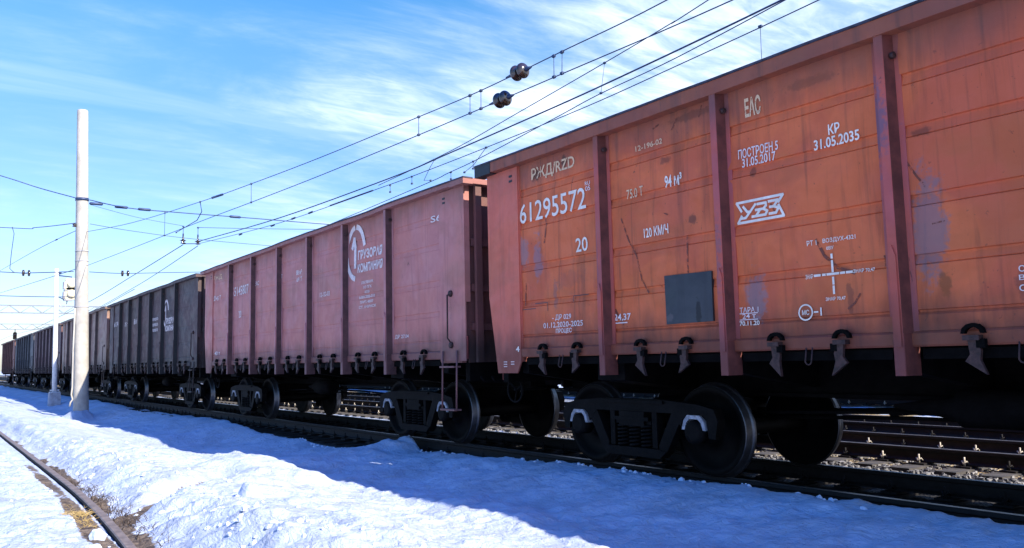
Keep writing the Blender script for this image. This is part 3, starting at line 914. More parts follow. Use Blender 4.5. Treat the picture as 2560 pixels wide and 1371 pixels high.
        mb.prism([(-0.20, q * 6.70), (0.14, q * 6.70), (0.20, q * 6.86), (0.05, q * 6.93), (0.0, q * 6.84), (-0.08, q * 6.86), (-0.16, q * 6.93), (-0.22, q * 6.90)], 0.90, 1.22, 'z')
        mb.build('coupler', m_under, root)
        mb = MB()
        mb.tube([(-1.35, q * 6.75, 1.05), (-1.30, q * 6.75, 0.98), (-0.3, q * 6.75, 0.98), (-0.2, q * 6.75, 1.12), (0.05, q * 6.75, 1.25)], 0.014, 6)
        mb.build('uncoupling_lever', m_under, root)
        mb = MB()
        mb.tube([(0.35, q * 6.6, 0.95), (0.36, q * 6.78, 0.85), (0.32, q * 6.9, 0.62), (0.25, q * 6.97, 0.55)], 0.022, 7)
        mb.build('brake_hose', m_under, root)
    mb = MB()
    mb.box(-0.19, 0.19, -6.45, 6.45, 0.84, 1.20)
    mb.box(-0.26, 0.26, -6.45, 6.45, 0.82, 0.86)
    mb.box(-1.39, 1.39, -6.46, 6.46, 1.291, 1.299)
    for y in POST_Y + [-5.9, 5.9]:
        mb.prism([(-1.40, 1.29), (-1.40, 1.10), (-0.3, 0.93), (0.3, 0.93), (1.40, 1.10), (1.40, 1.29)], y - 0.065, y + 0.065, 'y')
    for q in (-1, 1):
        mb.prism([(-1.38, 1.288), (-1.38, 1.02), (-0.4, 0.90), (0.4, 0.90), (1.38, 1.02), (1.38, 1.288)], q * PIV - 0.22, q * PIV + 0.22, 'y')
        mb.box(-1.35, 1.35, min(q * 6.36, q * 6.47), max(q * 6.36, q * 6.47), 0.98, 1.288)
        mb.box(-0.33, 0.33, min(q * 6.47, q * 6.53), max(q * 6.47, q * 6.53), 0.88, 1.26)
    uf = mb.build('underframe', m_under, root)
    mb = MB()
    mb.lathe([(-0.45, 0.10), (-0.40, 0.16), (0.30, 0.16), (0.36, 0.10), (0.9, 0.02)], (-0.55, 0.6, 0.78), 'y', 16)
    mb.build('brake_cylinder', m_under, root)
    mb = MB()
    mb.lathe([(-0.55, 0.08), (-0.48, 0.155), (0.48, 0.155), (0.55, 0.08)], (0.62, -0.9, 0.86), 'y', 16)
    mb.build('air_reservoir', m_under, root)
    mb = MB()
    for x, z in ((-0.48, 0.72), (-0.30, 0.66), (0.42, 0.70)):
        mb.tube([(x, -3.2, z - 0.06), (x, -1.0, z), (x, 1.5, z), (x, 3.2, z - 0.06)], 0.018, 6)
    mb.tube([(-0.62, 1.5, 0.72), (0.2, 1.35, 0.72)], 0.03, 6)
    mb.build('brake_rod', m_under, root)
    # parking brake wheel under the corner
    mb = MB()
    ring = [(-1.13, 6.52 + 0.165 * math.cos(th), 0.87 + 0.165 * math.sin(th)) for th in np.linspace(0, 2 * math.pi, 24, endpoint=False)]
    mb.tube(ring, 0.015, 6, 0, True)
    for th in (0.6, 0.6 + 2.09, 0.6 + 4.19):
        mb.tube([(-1.10, 6.52, 0.87), (-1.13, 6.52 + 0.16 * math.cos(th), 0.87 + 0.16 * math.sin(th))], 0.010, 5)
    mb.tube([(-1.14, 6.52, 0.87), (-0.6, 6.52, 0.87)], 0.018, 6)
    mb.build('brake_wheel', m_bogie, root)
    for q in (-1, 1):
        bogie(root, q * PIV)


_BM = {}


def bogie_meshes():
    if _BM: return _BM
    mb = MB()
    mb.prism([(-1.10, 0.50), (-1.10, 0.66), (-0.4, 0.80), (0.4, 0.80), (1.10, 0.66), (1.10, 0.50), (0.5, 0.42), (-0.5, 0.42)], -0.20, 0.20, 'y')
    mb.lathe([(0.0, 0.22), (0.085, 0.22), (0.09, 0.15)], (0, 0, 0.80), 'z', 18)
    mb.box(-0.85, 0.85, -0.62, -0.54, 0.36, 0.46); mb.box(-0.85, 0.85, 0.54, 0.62, 0.36, 0.46)
    _BM['bogie'] = mb.mesh('bogie', [m_bogie])
    for sgn in (-1, 1):
        mb = MB()
        a, b = sided(0.965, 1.085, sgn)
        # upper member with pedestal jaws
        upm = [(-1.24, 0.60), (-1.19, 0.72), (-0.95, 0.765), (-0.45, 0.80), (0.45, 0.80), (0.95, 0.765), (1.19, 0.72), (1.24, 0.60), (1.20, 0.42), (1.115, 0.42),
              (1.09, 0.60), (1.02, 0.655), (0.83, 0.655), (0.76, 0.60), (0.74, 0.53), (0.60, 0.66), (-0.60, 0.66), (-0.74, 0.53), (-0.76, 0.60), (-0.83, 0.655), (-1.02, 0.655), (-1.09, 0.60), (-1.115, 0.42), (-1.20, 0.42)]
        mb.prism(upm, a, b, 'x')
        for q in (-1, 1):
            mb.prism([(q * 0.74, 0.60), (q * 0.60, 0.655), (q * 0.40, 0.30), (q * 0.42, 0.20), (q * 0.52, 0.24)], a + 0.004, b - 0.004, 'x')
            mb.box(a + 0.01, b - 0.01, min(q * 0.30, q * 0.375), max(q * 0.30, q * 0.375), 0.27, 0.67)
        mb.prism([(-0.52, 0.24), (-0.42, 0.165), (0.42, 0.165), (0.52, 0.24), (0.40, 0.262), (-0.40, 0.262)], a - 0.01, b + 0.01, 'x')
        a2, b2 = sided(1.085, 1.108, sgn)
        mb.box(a2, b2, -0.50, 0.50, 0.755, 0.785)
        mb.box(a2, b2, -0.27, 0.27, 0.56, 0.60)
        _BM['side_frame', sgn] = mb.mesh('side_frame', [m_bogie])
        mb = MB()
        for yc, xo in ((-0.19, 1.02), (0.0, 1.02), (0.19, 1.02), (-0.10, 0.90), (0.10, 0.90)):
            pts = []
            for k in range(6 * 8 + 1):
                th = 2 * math.pi * k / 8
                pts.append((sgn * xo + 0.075 * math.cos(th), yc + 0.075 * math.sin(th), 0.268 + 0.25 * k / 48))
            mb.tube(pts, 0.015, 5)
        mb.box(*sided(0.86, 1.07, sgn), -0.28, 0.28, 0.52, 0.56)
        _BM['spring_nest', sgn] = mb.mesh('spring_nest', [m_bogie])
        mb = MB()
        a, b = sided(1.00, 1.098, sgn)
        mb.prism([(-0.165, 0.50), (-0.135, 0.60), (-0.085, 0.652), (0.085, 0.652), (0.135, 0.60), (0.165, 0.50), (0.125, 0.50), (0.10, 0.575), (0.06, 0.612), (-0.06, 0.612), (-0.10, 0.575), (-0.125, 0.50)], a, b, 'x')
        _BM['axle_adapter', sgn] = mb.mesh('axle_adapter', [m_adapt])
        mb = MB()
        pr = [(0.99, 0.10), (1.09, 0.125), (1.10, 0.115), (1.115, 0.06)]
        mb.lathe([(sgn * t, r) for t, r in ([(0.955, 0.115), (0.96, 0.125), (1.10, 0.125), (1.118, 0.08)])], (0, 0, 0.478), 'x', 20)
        _BM['bearing', sgn] = mb.mesh('bearing', [m_bogie])
        mb = MB()
        R = 0.4785
        pr = [(0.70, 0.08), (0.705, 0.14), (0.735, 0.18), (0.735, 0.38), (0.715, 0.41), (0.715, R + 0.012), (0.722, R + 0.028), (0.742, R + 0.028), (0.752, R + 0.010), (0.762, R + 0.002), (0.835, R - 0.004), (0.845, R - 0.012),
              (0.845, 0.405), (0.79, 0.385), (0.775, 0.20), (0.82, 0.15), (0.88, 0.13), (0.88, 0.08)]
        ms = [0, 0, 0, 0, 0, 1, 1, 1, 1, 1, 1, 0, 0, 0, 0, 0, 0]
        mb.lathe([(sgn * t, r) for t, r in pr], (0, 0, R), 'x', 56, ms)
        _BM['wheel', sgn] = mb.mesh('wheel', [m_wheel, m_tread])
    mb = MB()
    mb.tube([(-1.0, 0, 0.4785), (-0.9, 0, 0.4785), (-0.7, 0, 0.4785), (0, 0, 0.4785), (0.7, 0, 0.4785), (0.9, 0, 0.4785), (1.0, 0, 0.4785)], [0.065, 0.065, 0.10, 0.085, 0.10, 0.065, 0.065], 14)
    _BM['axle'] = mb.mesh('axle', [m_wheel])
    mb = MB()
    mb.box(-0.80, 0.80, -0.04, 0.04, 0.42, 0.50)
    for s in (-1, 1):
        mb.box(*sided(0.74, 0.84, s), -0.06, 0.06, 0.34, 0.62)
    _BM['brake_beam'] = mb.mesh('brake_beam', [m_under])
    return _BM


def bogie(root, yc):
    B = bogie_meshes()
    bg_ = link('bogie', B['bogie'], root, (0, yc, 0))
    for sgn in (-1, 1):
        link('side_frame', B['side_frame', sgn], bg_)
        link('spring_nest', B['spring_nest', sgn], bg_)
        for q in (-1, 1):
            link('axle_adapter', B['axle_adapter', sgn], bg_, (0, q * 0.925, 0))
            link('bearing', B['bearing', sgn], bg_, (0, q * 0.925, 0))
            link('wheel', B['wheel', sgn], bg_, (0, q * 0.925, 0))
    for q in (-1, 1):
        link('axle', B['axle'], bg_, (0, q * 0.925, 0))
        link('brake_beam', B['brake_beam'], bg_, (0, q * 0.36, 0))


def children_of(o, allobs):
    return [c for c in allobs if c.parent == o]


def copy_tree(src, swap, allobs):
    c = src.copy()
    COL.objects.link(c)
    if c.type == 'MESH':
        for i, sl in enumerate(c.material_slots):
            m_ = sl.material
            if m_ is not None and m_.name in swap:
                sl.link = 'OBJECT'
                sl.material = swap[m_.name]
    for ch in children_of(src, allobs):
        d = copy_tree(ch, swap, allobs)
        d.parent = c
    return c


GRP = 'open freight wagons coupled in the long front train'
# --- nearest wagon, orange red
w1 = empty('gondola_wagon', (TX, 2.60, 0), 'nearest orange red open wagon with white number 61295572 and a dark grey square patch', 'freight wagon', GRP)
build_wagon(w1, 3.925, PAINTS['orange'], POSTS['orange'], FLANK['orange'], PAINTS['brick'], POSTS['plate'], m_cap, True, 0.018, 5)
# --- second wagon, mauve; source of the other copies
w2 = empty('gondola_wagon', (TX, 16.37, 0), 'dusty mauve brown open wagon with white ring emblem, coupled behind the orange one', 'freight wagon', GRP)
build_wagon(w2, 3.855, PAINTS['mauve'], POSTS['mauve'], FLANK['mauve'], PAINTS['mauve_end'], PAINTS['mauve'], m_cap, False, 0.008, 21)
snapshot = list(bpy.data.objects)


def wagon_copy(y, key, label, x=TX, grp=GRP):
    sw = {'mauve_brown_paint': PAINTS[key], 'mauve_post_paint': PAINTS[key], 'mauve_bare_steel': FLANK[key], 'mauve_end_paint': PAINTS[key]}  # mauve_bare_steel is the post flank colour with its shade put in
    o = copy_tree(w2, sw, snapshot)
    o.location = (x, y, 0)
    tag(o, label, 'freight wagon', grp)
    return o


Y0 = 16.37; PT = 13.92
w3 = wagon_copy(Y0 + PT, 'charcoal', 'charcoal open wagon with white emblem, just right of the tall concrete pole')
w4 = wagon_copy(Y0 + 2 * PT, 'tan', 'tan brown open wagon partly hidden behind the tall concrete pole')
w5 = wagon_copy(Y0 + 3 * PT, 'plum', 'dark plum brown open wagon just left of the slim white signal post')
w6 = wagon_copy(Y0 + 4 * PT, 'slate', 'slate grey open wagon between the plum one and the brick red one')
w7 = wagon_copy(Y0 + 5 * PT, 'brick', 'brick red open wagon at the far left end of the visible train')

GB = 'dark wagons standing on the farthest track'
for i, yy_ in enumerate((9.0, 22.92, 36.84, 50.76)):
    lab = ['sooty wagon on the farthest track, only its underside seen below the orange wagon\'s right half',
           'sooty wagon on the farthest track, glimpsed behind the orange wagon\'s front bogie',
           'sooty wagon on the farthest track, glimpsed beneath the middle of the mauve wagon',
           'sooty wagon on the farthest track, glimpsed beneath the charcoal wagon'][i]
    wagon_copy(yy_, 'black', lab, 22.3, GB)

# ------------------------------------------------------------------ markings of the nearest wagon (local y = Y - 2.60)
o1 = 2.60
def mk(root, off, *a, **k):
    body, yl, yr, z0, z1 = a
    return marking(root, body, yl - off, yr - off, z0, z1, **k)

mk(w1, o1, 'РЖД/RZD', 8.205, 7.345, 3.50, 3.675, mat=m_markw, bold=0.02)
mk(w1, o1, '61295572', 8.47, 7.17, 3.00, 3.255, bold=0.006, label='large white wagon number 61295572')
mk(w1, o1, '05', 7.17, 7.08, 3.20, 3.255, mat=m_mark2); mk(w1, o1, 'RU', 7.17, 7.08, 3.265, 3.31, mat=m_mark2)
mk(w1, o1, '20', 7.37, 7.16, 2.505, 2.67, bold=0.01)
mk(w1, o1, '75.0 Т', 6.49, 6.24, 2.985, 3.095, mat=m_markw)
mk(w1, o1, '94 м³', 5.91, 5.676, 3.00, 3.13, bold=0.02)
mk(w1, o1, '120 КМ/Ч', 6.245, 5.88, 2.525, 2.63, bold=0.015)
mk(w1, o1, '12-196-02', 6.325, 5.92, 3.48, 3.54, mat=m_markw)
mk(w1, o1, 'ЕАС', 4.85, 4.67, 3.475, 3.66, mat=m_markw, bold=0.03)
mk(w1, o1, 'КР', 4.0, 3.89, 3.11, 3.20, bold=0.02)
mk(w1, o1, '31.05.2035', 4.145, 3.717, 3.005, 3.095, bold=0.02)
mk(w1, o1, 'ПОСТРОЕН 5', 4.95, 4.51, 3.10, 3.19, bold=0.015, mat=m_mark2)
mk(w1, o1, '31.05.2017', 4.91, 4.54, 3.01, 3.095, bold=0.015, mat=m_mark2)
# builder's plate: notched frame and three letters
def uv(u, v):
    # u 0..1 left to right, v 0..1 up
    return (5.0 - o1 - u * 0.515, 2.49 + v * 0.20)
fr = [[uv(0.0, 0.98), uv(1.0, 0.98)], [uv(0.02, 0.02), uv(1.0, 0.02)],
      [uv(0.0, 0.98), uv(0.11, 0.55)], [uv(0.11, 0.33), uv(0.02, 0.02)], [uv(1.0, 0.98), uv(0.90, 0.68)], [uv(0.90, 0.55), uv(1.0, 0.02)],
      # У
      [uv(0.15, 0.76), uv(0.24, 0.48)], [uv(0.42, 0.78), uv(0.20, 0.22), uv(0.10, 0.22)], [uv(0.24, 0.48), uv(0.31, 0.48)],
      # В
      [uv(0.46, 0.76), uv(0.64, 0.76), uv(0.64, 0.62), uv(0.58, 0.50), uv(0.66, 0.38), uv(0.62, 0.22), uv(0.34, 0.22)], [uv(0.52, 0.50), uv(0.42, 0.22)], [uv(0.42, 0.50), uv(0.58, 0.50)],
      # З
      [uv(0.70, 0.78), uv(0.90, 0.78), uv(0.80, 0.52), uv(0.90, 0.42), uv(0.84, 0.22), uv(0.70, 0.22)], [uv(0.72, 0.52), uv(0.80, 0.52)]]
strokes(w1, fr, 0.024, label='white notched builder emblem with letters УВЗ')
# centre-of-gravity style cross with captions
cy, cz = 4.045 - o1, 1.928
cross = [[(cy, cz + 0.11), (cy, cz + 0.02)], [(cy, cz + 0.165), (cy, cz + 0.135)], [(cy, cz - 0.03), (cy, cz - 0.085)], [(cy, cz - 0.105), (cy, cz - 0.165)],
         [(cy + 0.055, cz), (cy - 0.055, cz)], [(cy + 0.10, cz), (cy + 0.075, cz)], [(cy + 0.18, cz), (cy + 0.125, cz)], [(cy - 0.075, cz), (cy - 0.11, cz)], [(cy - 0.13, cz), (cy - 0.18, cz)]]
strokes(w1, cross, 0.020)
mk(w1, o1, 'РТ 1', 4.274, 4.18, 2.19, 2.235); mk(w1, o1, 'ВОЗДУХ-4321', 4.12, 3.816, 2.19, 2.235)
mk(w1, o1, '0ВУ', 4.09, 4.02, 2.135, 2.165)
mk(w1, o1, 'ЗНАР', 4.313, 4.24, 1.905, 1.945); mk(w1, o1, 'ЗНАР 70,47', 3.855, 3.665, 1.91, 1.945); mk(w1, o1, 'ЗНАР 70,47', 4.13, 3.94, 1.70, 1.735)
cc = (4.33 - o1, 1.62)
ring = [(cc[0] + 0.066 * math.cos(th), cc[1] + 0.066 * math.sin(th)) for th in np.linspace(0, 2 * math.pi, 22)]
strokes(w1, [ring, [(4.245 - o1, 1.618), (4.21 - o1, 1.618)], [(4.18 - o1, 1.65), (4.18 - o1, 1.588)]], 0.013)
mk(w1, o1, 'МС', 4.365, 4.295, 1.598, 1.642)
mk(w1, o1, '- ДР 029', 7.86, 7.50, 1.725, 1.80, mat=m_mark2); mk(w1, o1, '01.12.2020-2025', 8.04, 7.29, 1.645, 1.71, mat=m_mark2); mk(w1, o1, 'ПРОЦЕС', 7.79, 7.49, 1.566, 1.63, mat=m_mark2, bold=0.02)
mk(w1, o1, '24,37', 6.765, 6.50, 1.66, 1.745, mat=m_mark2, bold=0.02)
strokes(w1, [[(6.765 - o1, 1.645), (6.56 - o1, 1.645)]], 0.012, mat=m_mark2)
mk(w1, o1, 'ТАРА 1', 5.03, 4.82, 1.655, 1.705, mat=m_mark2); mk(w1, o1, '24 т', 5.0, 4.85, 1.60, 1.645, mat=m_mark2); mk(w1, o1, '70.11.20', 5.036, 4.812, 1.535, 1.578, mat=m_mark, bold=0.02)
strokes(w1, [[(5.03 - o1, 1.648), (4.83 - o1, 1.648)], [(5.03 - o1, 1.59), (4.83 - o1, 1.59)]], 0.008, mat=m_mark2)
mk(w1, o1, 'ОМСК', 2.604, 2.40, 1.80, 1.845, mat=m_mark2); mk(w1, o1, 'ВОЗД', 2.606, 2.40, 1.735, 1.78, mat=m_mark2); mk(w1, o1, 'СТАН', 2.61, 2.40, 1.665, 1.71, mat=m_mark2)
# jacking ticks and a white 4 on the corner plate
strokes(w1, [[(8.86 - o1, z), (8.79 - o1, z)] for z in (1.185, 1.215, 1.245)] + [[(8.70 - o1, z), (8.63 - o1, z)] for z in (1.215, 1.245)], 0.010, x=-1.488, mat=m_mark2)
mk(w1, o1, '4', 8.585, 8.51, 1.37, 1.44, x=-1.488, bold=0.03)
# old knocks and scratches on the panels
SCR = [([(6.591, 2.784), (6.49, 2.539), (6.376, 2.351), (6.3, 2.085), (6.206, 1.941)], 0.030), ([(3.353, 2.757), (3.274, 2.614), (3.212, 2.52)], 0.026),
       ([(4.181, 2.234), (4.114, 2.088), (3.99, 1.972), (3.848, 1.918)], 0.045), ([(5.637, 2.467), (5.641, 2.225), (5.64, 2.10)], 0.030),
       ([(7.945, 3.0), (7.92, 2.928), (7.977, 2.70)], 0.035), ([(5.718, 3.69), (5.779, 3.591)], 0.035), ([(5.381, 3.74), (5.419, 3.638)], 0.03),
       ([(3.923, 1.627), (3.86, 1.67), (3.807, 1.74)], 0.028), ([(8.371, 2.276), (8.41, 1.948)], 0.035), ([(6.771, 1.817), (6.675, 1.679), (6.564, 1.60)], 0.022),
       ([(6.74, 1.80), (6.62, 1.62)], 0.018), ([(6.051, 3.67), (5.973, 3.694)], 0.035), ([(3.579, 2.026), (3.572, 1.945)], 0.022),
       ([(3.179, 2.224), (3.088, 2.235)], 0.018),
       ([(7.0, 2.30), (6.96, 2.05)], 0.02), ([(5.95, 2.75), (5.88, 2.72)], 0.02), ([(4.62, 2.62), (4.59, 2.55)], 0.025)]
for pts_, w_ in SCR:
    strokes(w1, [[(y - o1, z) for (y, z) in pts_]], w_ * 0.62, lift=0.004, mat=m_scratch, name='scratch')
# dark grey repair square
mb = MB()
mb.prism([(5.962 - o1, 2.093), (5.337 - o1, 2.083), (5.342 - o1, 1.598), (5.955 - o1, 1.594)], -1.4745, -1.440, 'x')
gp = mb.build('repair_plate', m_greyp, w1); gp['label'] = 'dark grey square plate on the orange side'
mb = MB()
for z0, z1, ya, yb in ((1.86, 2.02, 8.47, 7.2), ):
    for k in range(3):
        pass
# patched weld seams low in the first bay
strokes(w1, [[(8.47 - o1, 1.90), (8.20 - o1, 1.90)], [(8.20 - o1, 1.96), (7.95 - o1, 1.96), (7.95 - o1, 1.86)], [(7.45 - o1, 2.0), (7.18 - o1, 2.0)], [(7.45 - o1, 2.0), (7.45 - o1, 1.93)]], 0.010, lift=0.004, mat=PAINTS['plum'], name='weld_seam')

# ------------------------------------------------------------------ markings of the mauve wagon and its charcoal follower
o2 = 16.37
def emblem(root, yc, zc, s, mat):
    a = [(yc - 0.36 * s * math.cos(th), zc + 0.46 * s * math.sin(th)) for th in np.linspace(math.radians(100), math.radians(172), 9)]
    b = [(yc - 0.36 * s * math.cos(th), zc + 0.46 * s * math.sin(th)) for th in np.linspace(math.radians(186), math.radians(262), 9)]
    c = [(yc - 0.36 * s * math.cos(th), zc + 0.46 * s * math.sin(th)) for th in np.linspace(math.radians(82), math.radians(15), 9)]
    one = [(yc + 0.14 * s, zc + 0.10 * s), (yc + 0.06 * s, zc + 0.25 * s), (yc + 0.02 * s, zc + 0.10 * s), (yc + 0.02 * s, zc - 0.25 * s)]
    strokes(root, [a, b, c, one], 0.095 * s, mat=mat, label='white broken ring emblem')
emblem(w2, 13.42 - o2, 3.22, 1.0, m_mark2)
mk(w2, o2, 'ГРУЗОВАЯ', 13.33, 12.40, 3.08, 3.25, mat=m_mark2, bold=0.035)
mk(w2, o2, 'КОМПАНИЯ', 13.34, 12.38, 2.85, 3.01, mat=m_mark2, bold=0.035)
for i, (tx, ya, yb) in enumerate((('СОБСТВЕННИК', 13.2, 12.72), ('АО ПГК', 13.12, 12.78), ('МОСКВА', 13.06, 12.85), ('8-800-2000-010', 13.28, 12.66), ('ПРИП. 48507', 13.25, 12.72), ('СТ. АЧИНСК', 13.30, 12.62))):
    mk(w2, o2, tx, ya, yb, 2.64 - i * 0.085, 2.69 - i * 0.085, mat=m_mark2, bold=0.02)
mk(w2, o2, '55145807', 20.62, 19.36, 2.975, 3.20, mat=m_mark2, bold=0.01)
mk(w2, o2, '20', 20.10, 19.90, 2.43, 2.60, mat=m_mark2)
mk(w2, o2, 'РЖД', 22.3, 21.5, 3.50, 3.64, mat=m_markw)
mk(w2, o2, '20', 22.35, 22.05, 2.98, 3.12, mat=m_mark2); mk(w2, o2, '45 Т', 22.0, 21.6, 2.98, 3.10, mat=m_mark2)
mk(w2, o2, '88 м³', 16.30, 16.0, 3.10, 3.20, mat=m_mark2); mk(w2, o2, '69 Т', 16.3, 16.0, 2.96, 3.05, mat=m_mark2); mk(w2, o2, '23,5 Т', 17.4, 17.1, 3.10, 3.2, mat=m_mark2); mk(w2, o2, 'ЕАС', 18.9, 18.6, 3.1, 3.2, mat=m_mark2)
mk(w2, o2, '12-132-03', 15.05, 14.57, 2.55, 2.64, mat=m_mark2)
mk(w2, o2, 'ДР 27.04', 11.95, 11.5, 1.64, 1.71, mat=m_mark2); mk(w2, o2, '40 т', 22.1, 21.6, 1.56, 1.66, mat=m_mark2)
mk(w2, o2, 'S6', 10.75, 10.45, 3.36, 3.46, mat=m_mark2)
o3 = Y0 + PT
emblem(w3, 27.45 - o3, 2.98, 0.85, m_mark2)
mk(w3, o3, 'ГРУЗОВАЯ', 27.5, 26.3, 2.62, 2.82, mat=m_mark2, bold=0.035)
mk(w3, o3, 'КОМПАНИЯ', 27.5, 26.3, 2.40, 2.58, mat=m_mark2, bold=0.035)
mk(w3, o3, '61174', 36.1, 35.3, 2.92, 3.12, mat=m_mark2, bold=0.02)
mk(w3, o3, '75 т', 34.0, 33.3, 2.85, 3.0, mat=m_mark2); mk(w3, o3, '88 м³', 32.3, 31.8, 2.85, 3.05, mat=m_mark2); mk(w3, o3, '69 т', 31.6, 31.2, 2.85, 3.0, mat=m_mark2)
for z in (2.82, 2.64, 2.46):
    mk(w3, o3, 'ПЕРЕВОЗ', 29.3, 28.5, z, z + 0.09, mat=m_mark2, bold=0.02)

# ------------------------------------------------------------------ concrete pole
PXp, PYp = 4.86, 34.4
pole = empty('concrete_pole', (PXp, PYp, -0.35), 'tall tapered pale concrete pole standing in snow beside the charcoal wagon', 'pole')
pole.rotation_euler = (0, math.radians(-1.3), 0)
mb = MB()
prof = [(-0.5, 0.27), (0.0, 0.265), (3.0, 0.245), (7.0, 0.215), (11.45, 0.19), (11.48, 0.17)]
mb.lathe(prof, (0, 0, 0), 'z', 28)
mb.build('shaft', m_polec, pole)
for z, r, hgt_ in ((8.02, 0.235, 0.10), (6.05, 0.236, 0.035), (5.68, 0.238, 0.03), (3.95, 0.25, 0.03)):
    mb = MB(); mb.lathe([(-hgt_ / 2, r), (hgt_ / 2, r)], (0, 0, z), 'z', 24)
    mb.build('clamp_band', m_wire if hgt_ > 0.05 else m_footing, pole)
mb = MB()
mb.tube([(-0.235, -0.15, 3.9), (-0.29, -0.16, 2.4), (-0.31, -0.16, 1.0), (-0.34, -0.18, 0.72), (-0.30, -0.2, 0.55), (-0.37, -0.22, 0.45), (-0.40, -0.22, 0.30)], 0.030, 7)
mb.build('earth_cable', m_polec, pole)
mb = MB()
mb.lathe([(0, 0.03), (0.02, 0.09), (0.05, 0.04), (0.09, 0.08), (0.13, 0.03)], (-0.26, -0.06, 6.95), 'z', 12)
mb.build('insulator', m_insul, pole)

# ------------------------------------------------------------------ slim signal post
SX, SY = 5.26, 45.5
zb = gz(SX, SY)
sg = empty('signal_post', (SX, SY, zb), 'slim white post with cream two-lobed housing on a bracket, left of the concrete pole', 'signal post')
mb = MB()
mb.prism([(-0.26, -0.30), (0.26, -0.30), (0.24, 0.62), (-0.24, 0.62)], -0.26, 0.26, 'y')
mb.build('footing', m_footing, sg)
mb = MB()
mb.tube([(0.0, 0, 0.60), (-0.03, 0, 2.5), (-0.09, 0, 6.20 - zb)], [0.115, 0.105, 0.09], 14)
mb.box(-0.22, 0.22, -0.16, 0.16, 0.62, 0.66)
mb.box(-0.20, 0.20, -0.03, 0.03, 0.70, 0.76)
mb.build('mast', m_white, sg)
mb = MB()
mb.tube([(-0.05, 0, 5.88 - zb), (0.60, 0, 5.82 - zb)], 0.03, 6); mb.tube([(-0.05, 0, 4.86 - zb), (0.12, 0, 4.78 - zb), (0.40, 0, 4.62 - zb), (0.60, 0, 4.78 - zb), (0.62, 0, 5.0 - zb)], 0.022, 6)
mb.tube([(-0.02, 0, 6.02 - zb), (0.12, 0, 5.98 - zb)], 0.05, 8)
mb.build('bracket', m_wire, sg)
mb = MB()
def lobe(zc):
    mb.prism([(0.30, zc - 0.22), (0.36, zc - 0.29), (0.78, zc - 0.29), (0.84, zc - 0.22), (0.84, zc + 0.22), (0.78, zc + 0.29), (0.36, zc + 0.29), (0.30, zc + 0.22)], -0.20, 0.16, 'y')
    mb.lathe([(0.0, 0.21), (-0.08, 0.20), (-0.12, 0.13)], (0.57, -0.20, zc), 'y', 18)
lobe(5.46 - zb); lobe(5.00 - zb - 0.02)
mb.build('housing', m_cream, sg)
mb = MB()
for zc in (5.46 - zb, 4.98 - zb):
    mb.box(0.22, 0.297, -0.22, 0.18, zc - 0.24, zc + 0.10); mb.box(0.26, 0.62, -0.24, 0.20, zc - 0.335, zc - 0.292)
mb.tube([(0.42, 0, 4.66 - zb), (0.36, 0, 4.36 - zb), (0.20, 0, 4.32 - zb), (0.02, 0, 4.50 - zb)], 0.02, 6)
mb.build('hood', m_footing, sg)

# ------------------------------------------------------------------ overhead wires
def wire(name, pts, r, label, cat='overhead wire', group=None, mat=m_wire, n=5, sag=None):
    """pts: world points; smooth curve through them"""
    P = [Vector(p) for p in pts]
    out = []
    for i in range(len(P) - 1):
        p0 = P[max(i - 1, 0)]; p1 = P[i]; p2 = P[i + 1]; p3 = P[min(i + 2, len(P) - 1)]
        for k in range(6):
            u = k / 6
            if len(P) > 2:
                q = 0.5 * ((2 * p1) + (p2 - p0) * u + (2 * p0 - 5 * p1 + 4 * p2 - p3) * u * u + (3 * p1 - p0 - 3 * p2 + p3) * u ** 3)
            else:
                q = p1.lerp(p2, u)
            out.append(q)
    out.append(P[-1])
    mb = MB()
    mb.tube(out, r, n)
    o = mb.build(name, mat)
    return tag(o, label, cat, group)


def part_tube(parent, name, pts, r, mat=m_wire, n=6, clamps=True):
    mb = MB()
    mb.tube(pts, r, n)
    if clamps:
        for p in (pts[0], pts[-1]):
            mb.box(p[0] - 0.018, p[0] + 0.018, p[1] - 0.03, p[1] + 0.03, p[2] - 0.02, p[2] + 0.02)
    return mb.build(name, mat, parent)


GW = 'overhead wires strung along the tracks'
u1 = wire('overhead_wire', [(8.7, -2, 6.9), (8.3, 3.5, 6.4), (8.0, 7.43, 6.06), (7.77, 9.42, 5.94), (7.54, 11.36, 5.83), (7.33, 13.15, 5.80), (6.9, 16.77, 5.76), (6.5, 20.18, 5.78), (6.12, 23.41, 5.84), (5.45, 29.1, 6.05), (4.84, 34.26, 6.43)], 0.0095,
          'upper of the two thin wires carrying the round insulators, ending at the concrete pole', group=GW)
l1 = wire('overhead_wire', [(8.6, -2, 6.15), (8.3, 3.5, 5.85), (8.12, 6.46, 5.71), (7.77, 9.44, 5.59), (7.61, 10.79, 5.54), (7.34, 13.09, 5.46), (6.9, 16.77, 5.36), (6.5, 20.17, 5.31), (6.12, 23.39, 5.28), (5.45, 29.03, 5.19), (4.85, 34.13, 5.12)], 0.0095,
          'lower of the two thin wires carrying the round insulators, ending at the concrete pole', group=GW)
def lerp_at(pts, y):
    for a, b in zip(pts[:-1], pts[1:]):
        if a[1] <= y <= b[1]:
            u = (y - a[1]) / (b[1] - a[1]); return tuple(a[i] + (b[i] - a[i]) * u for i in range(3))
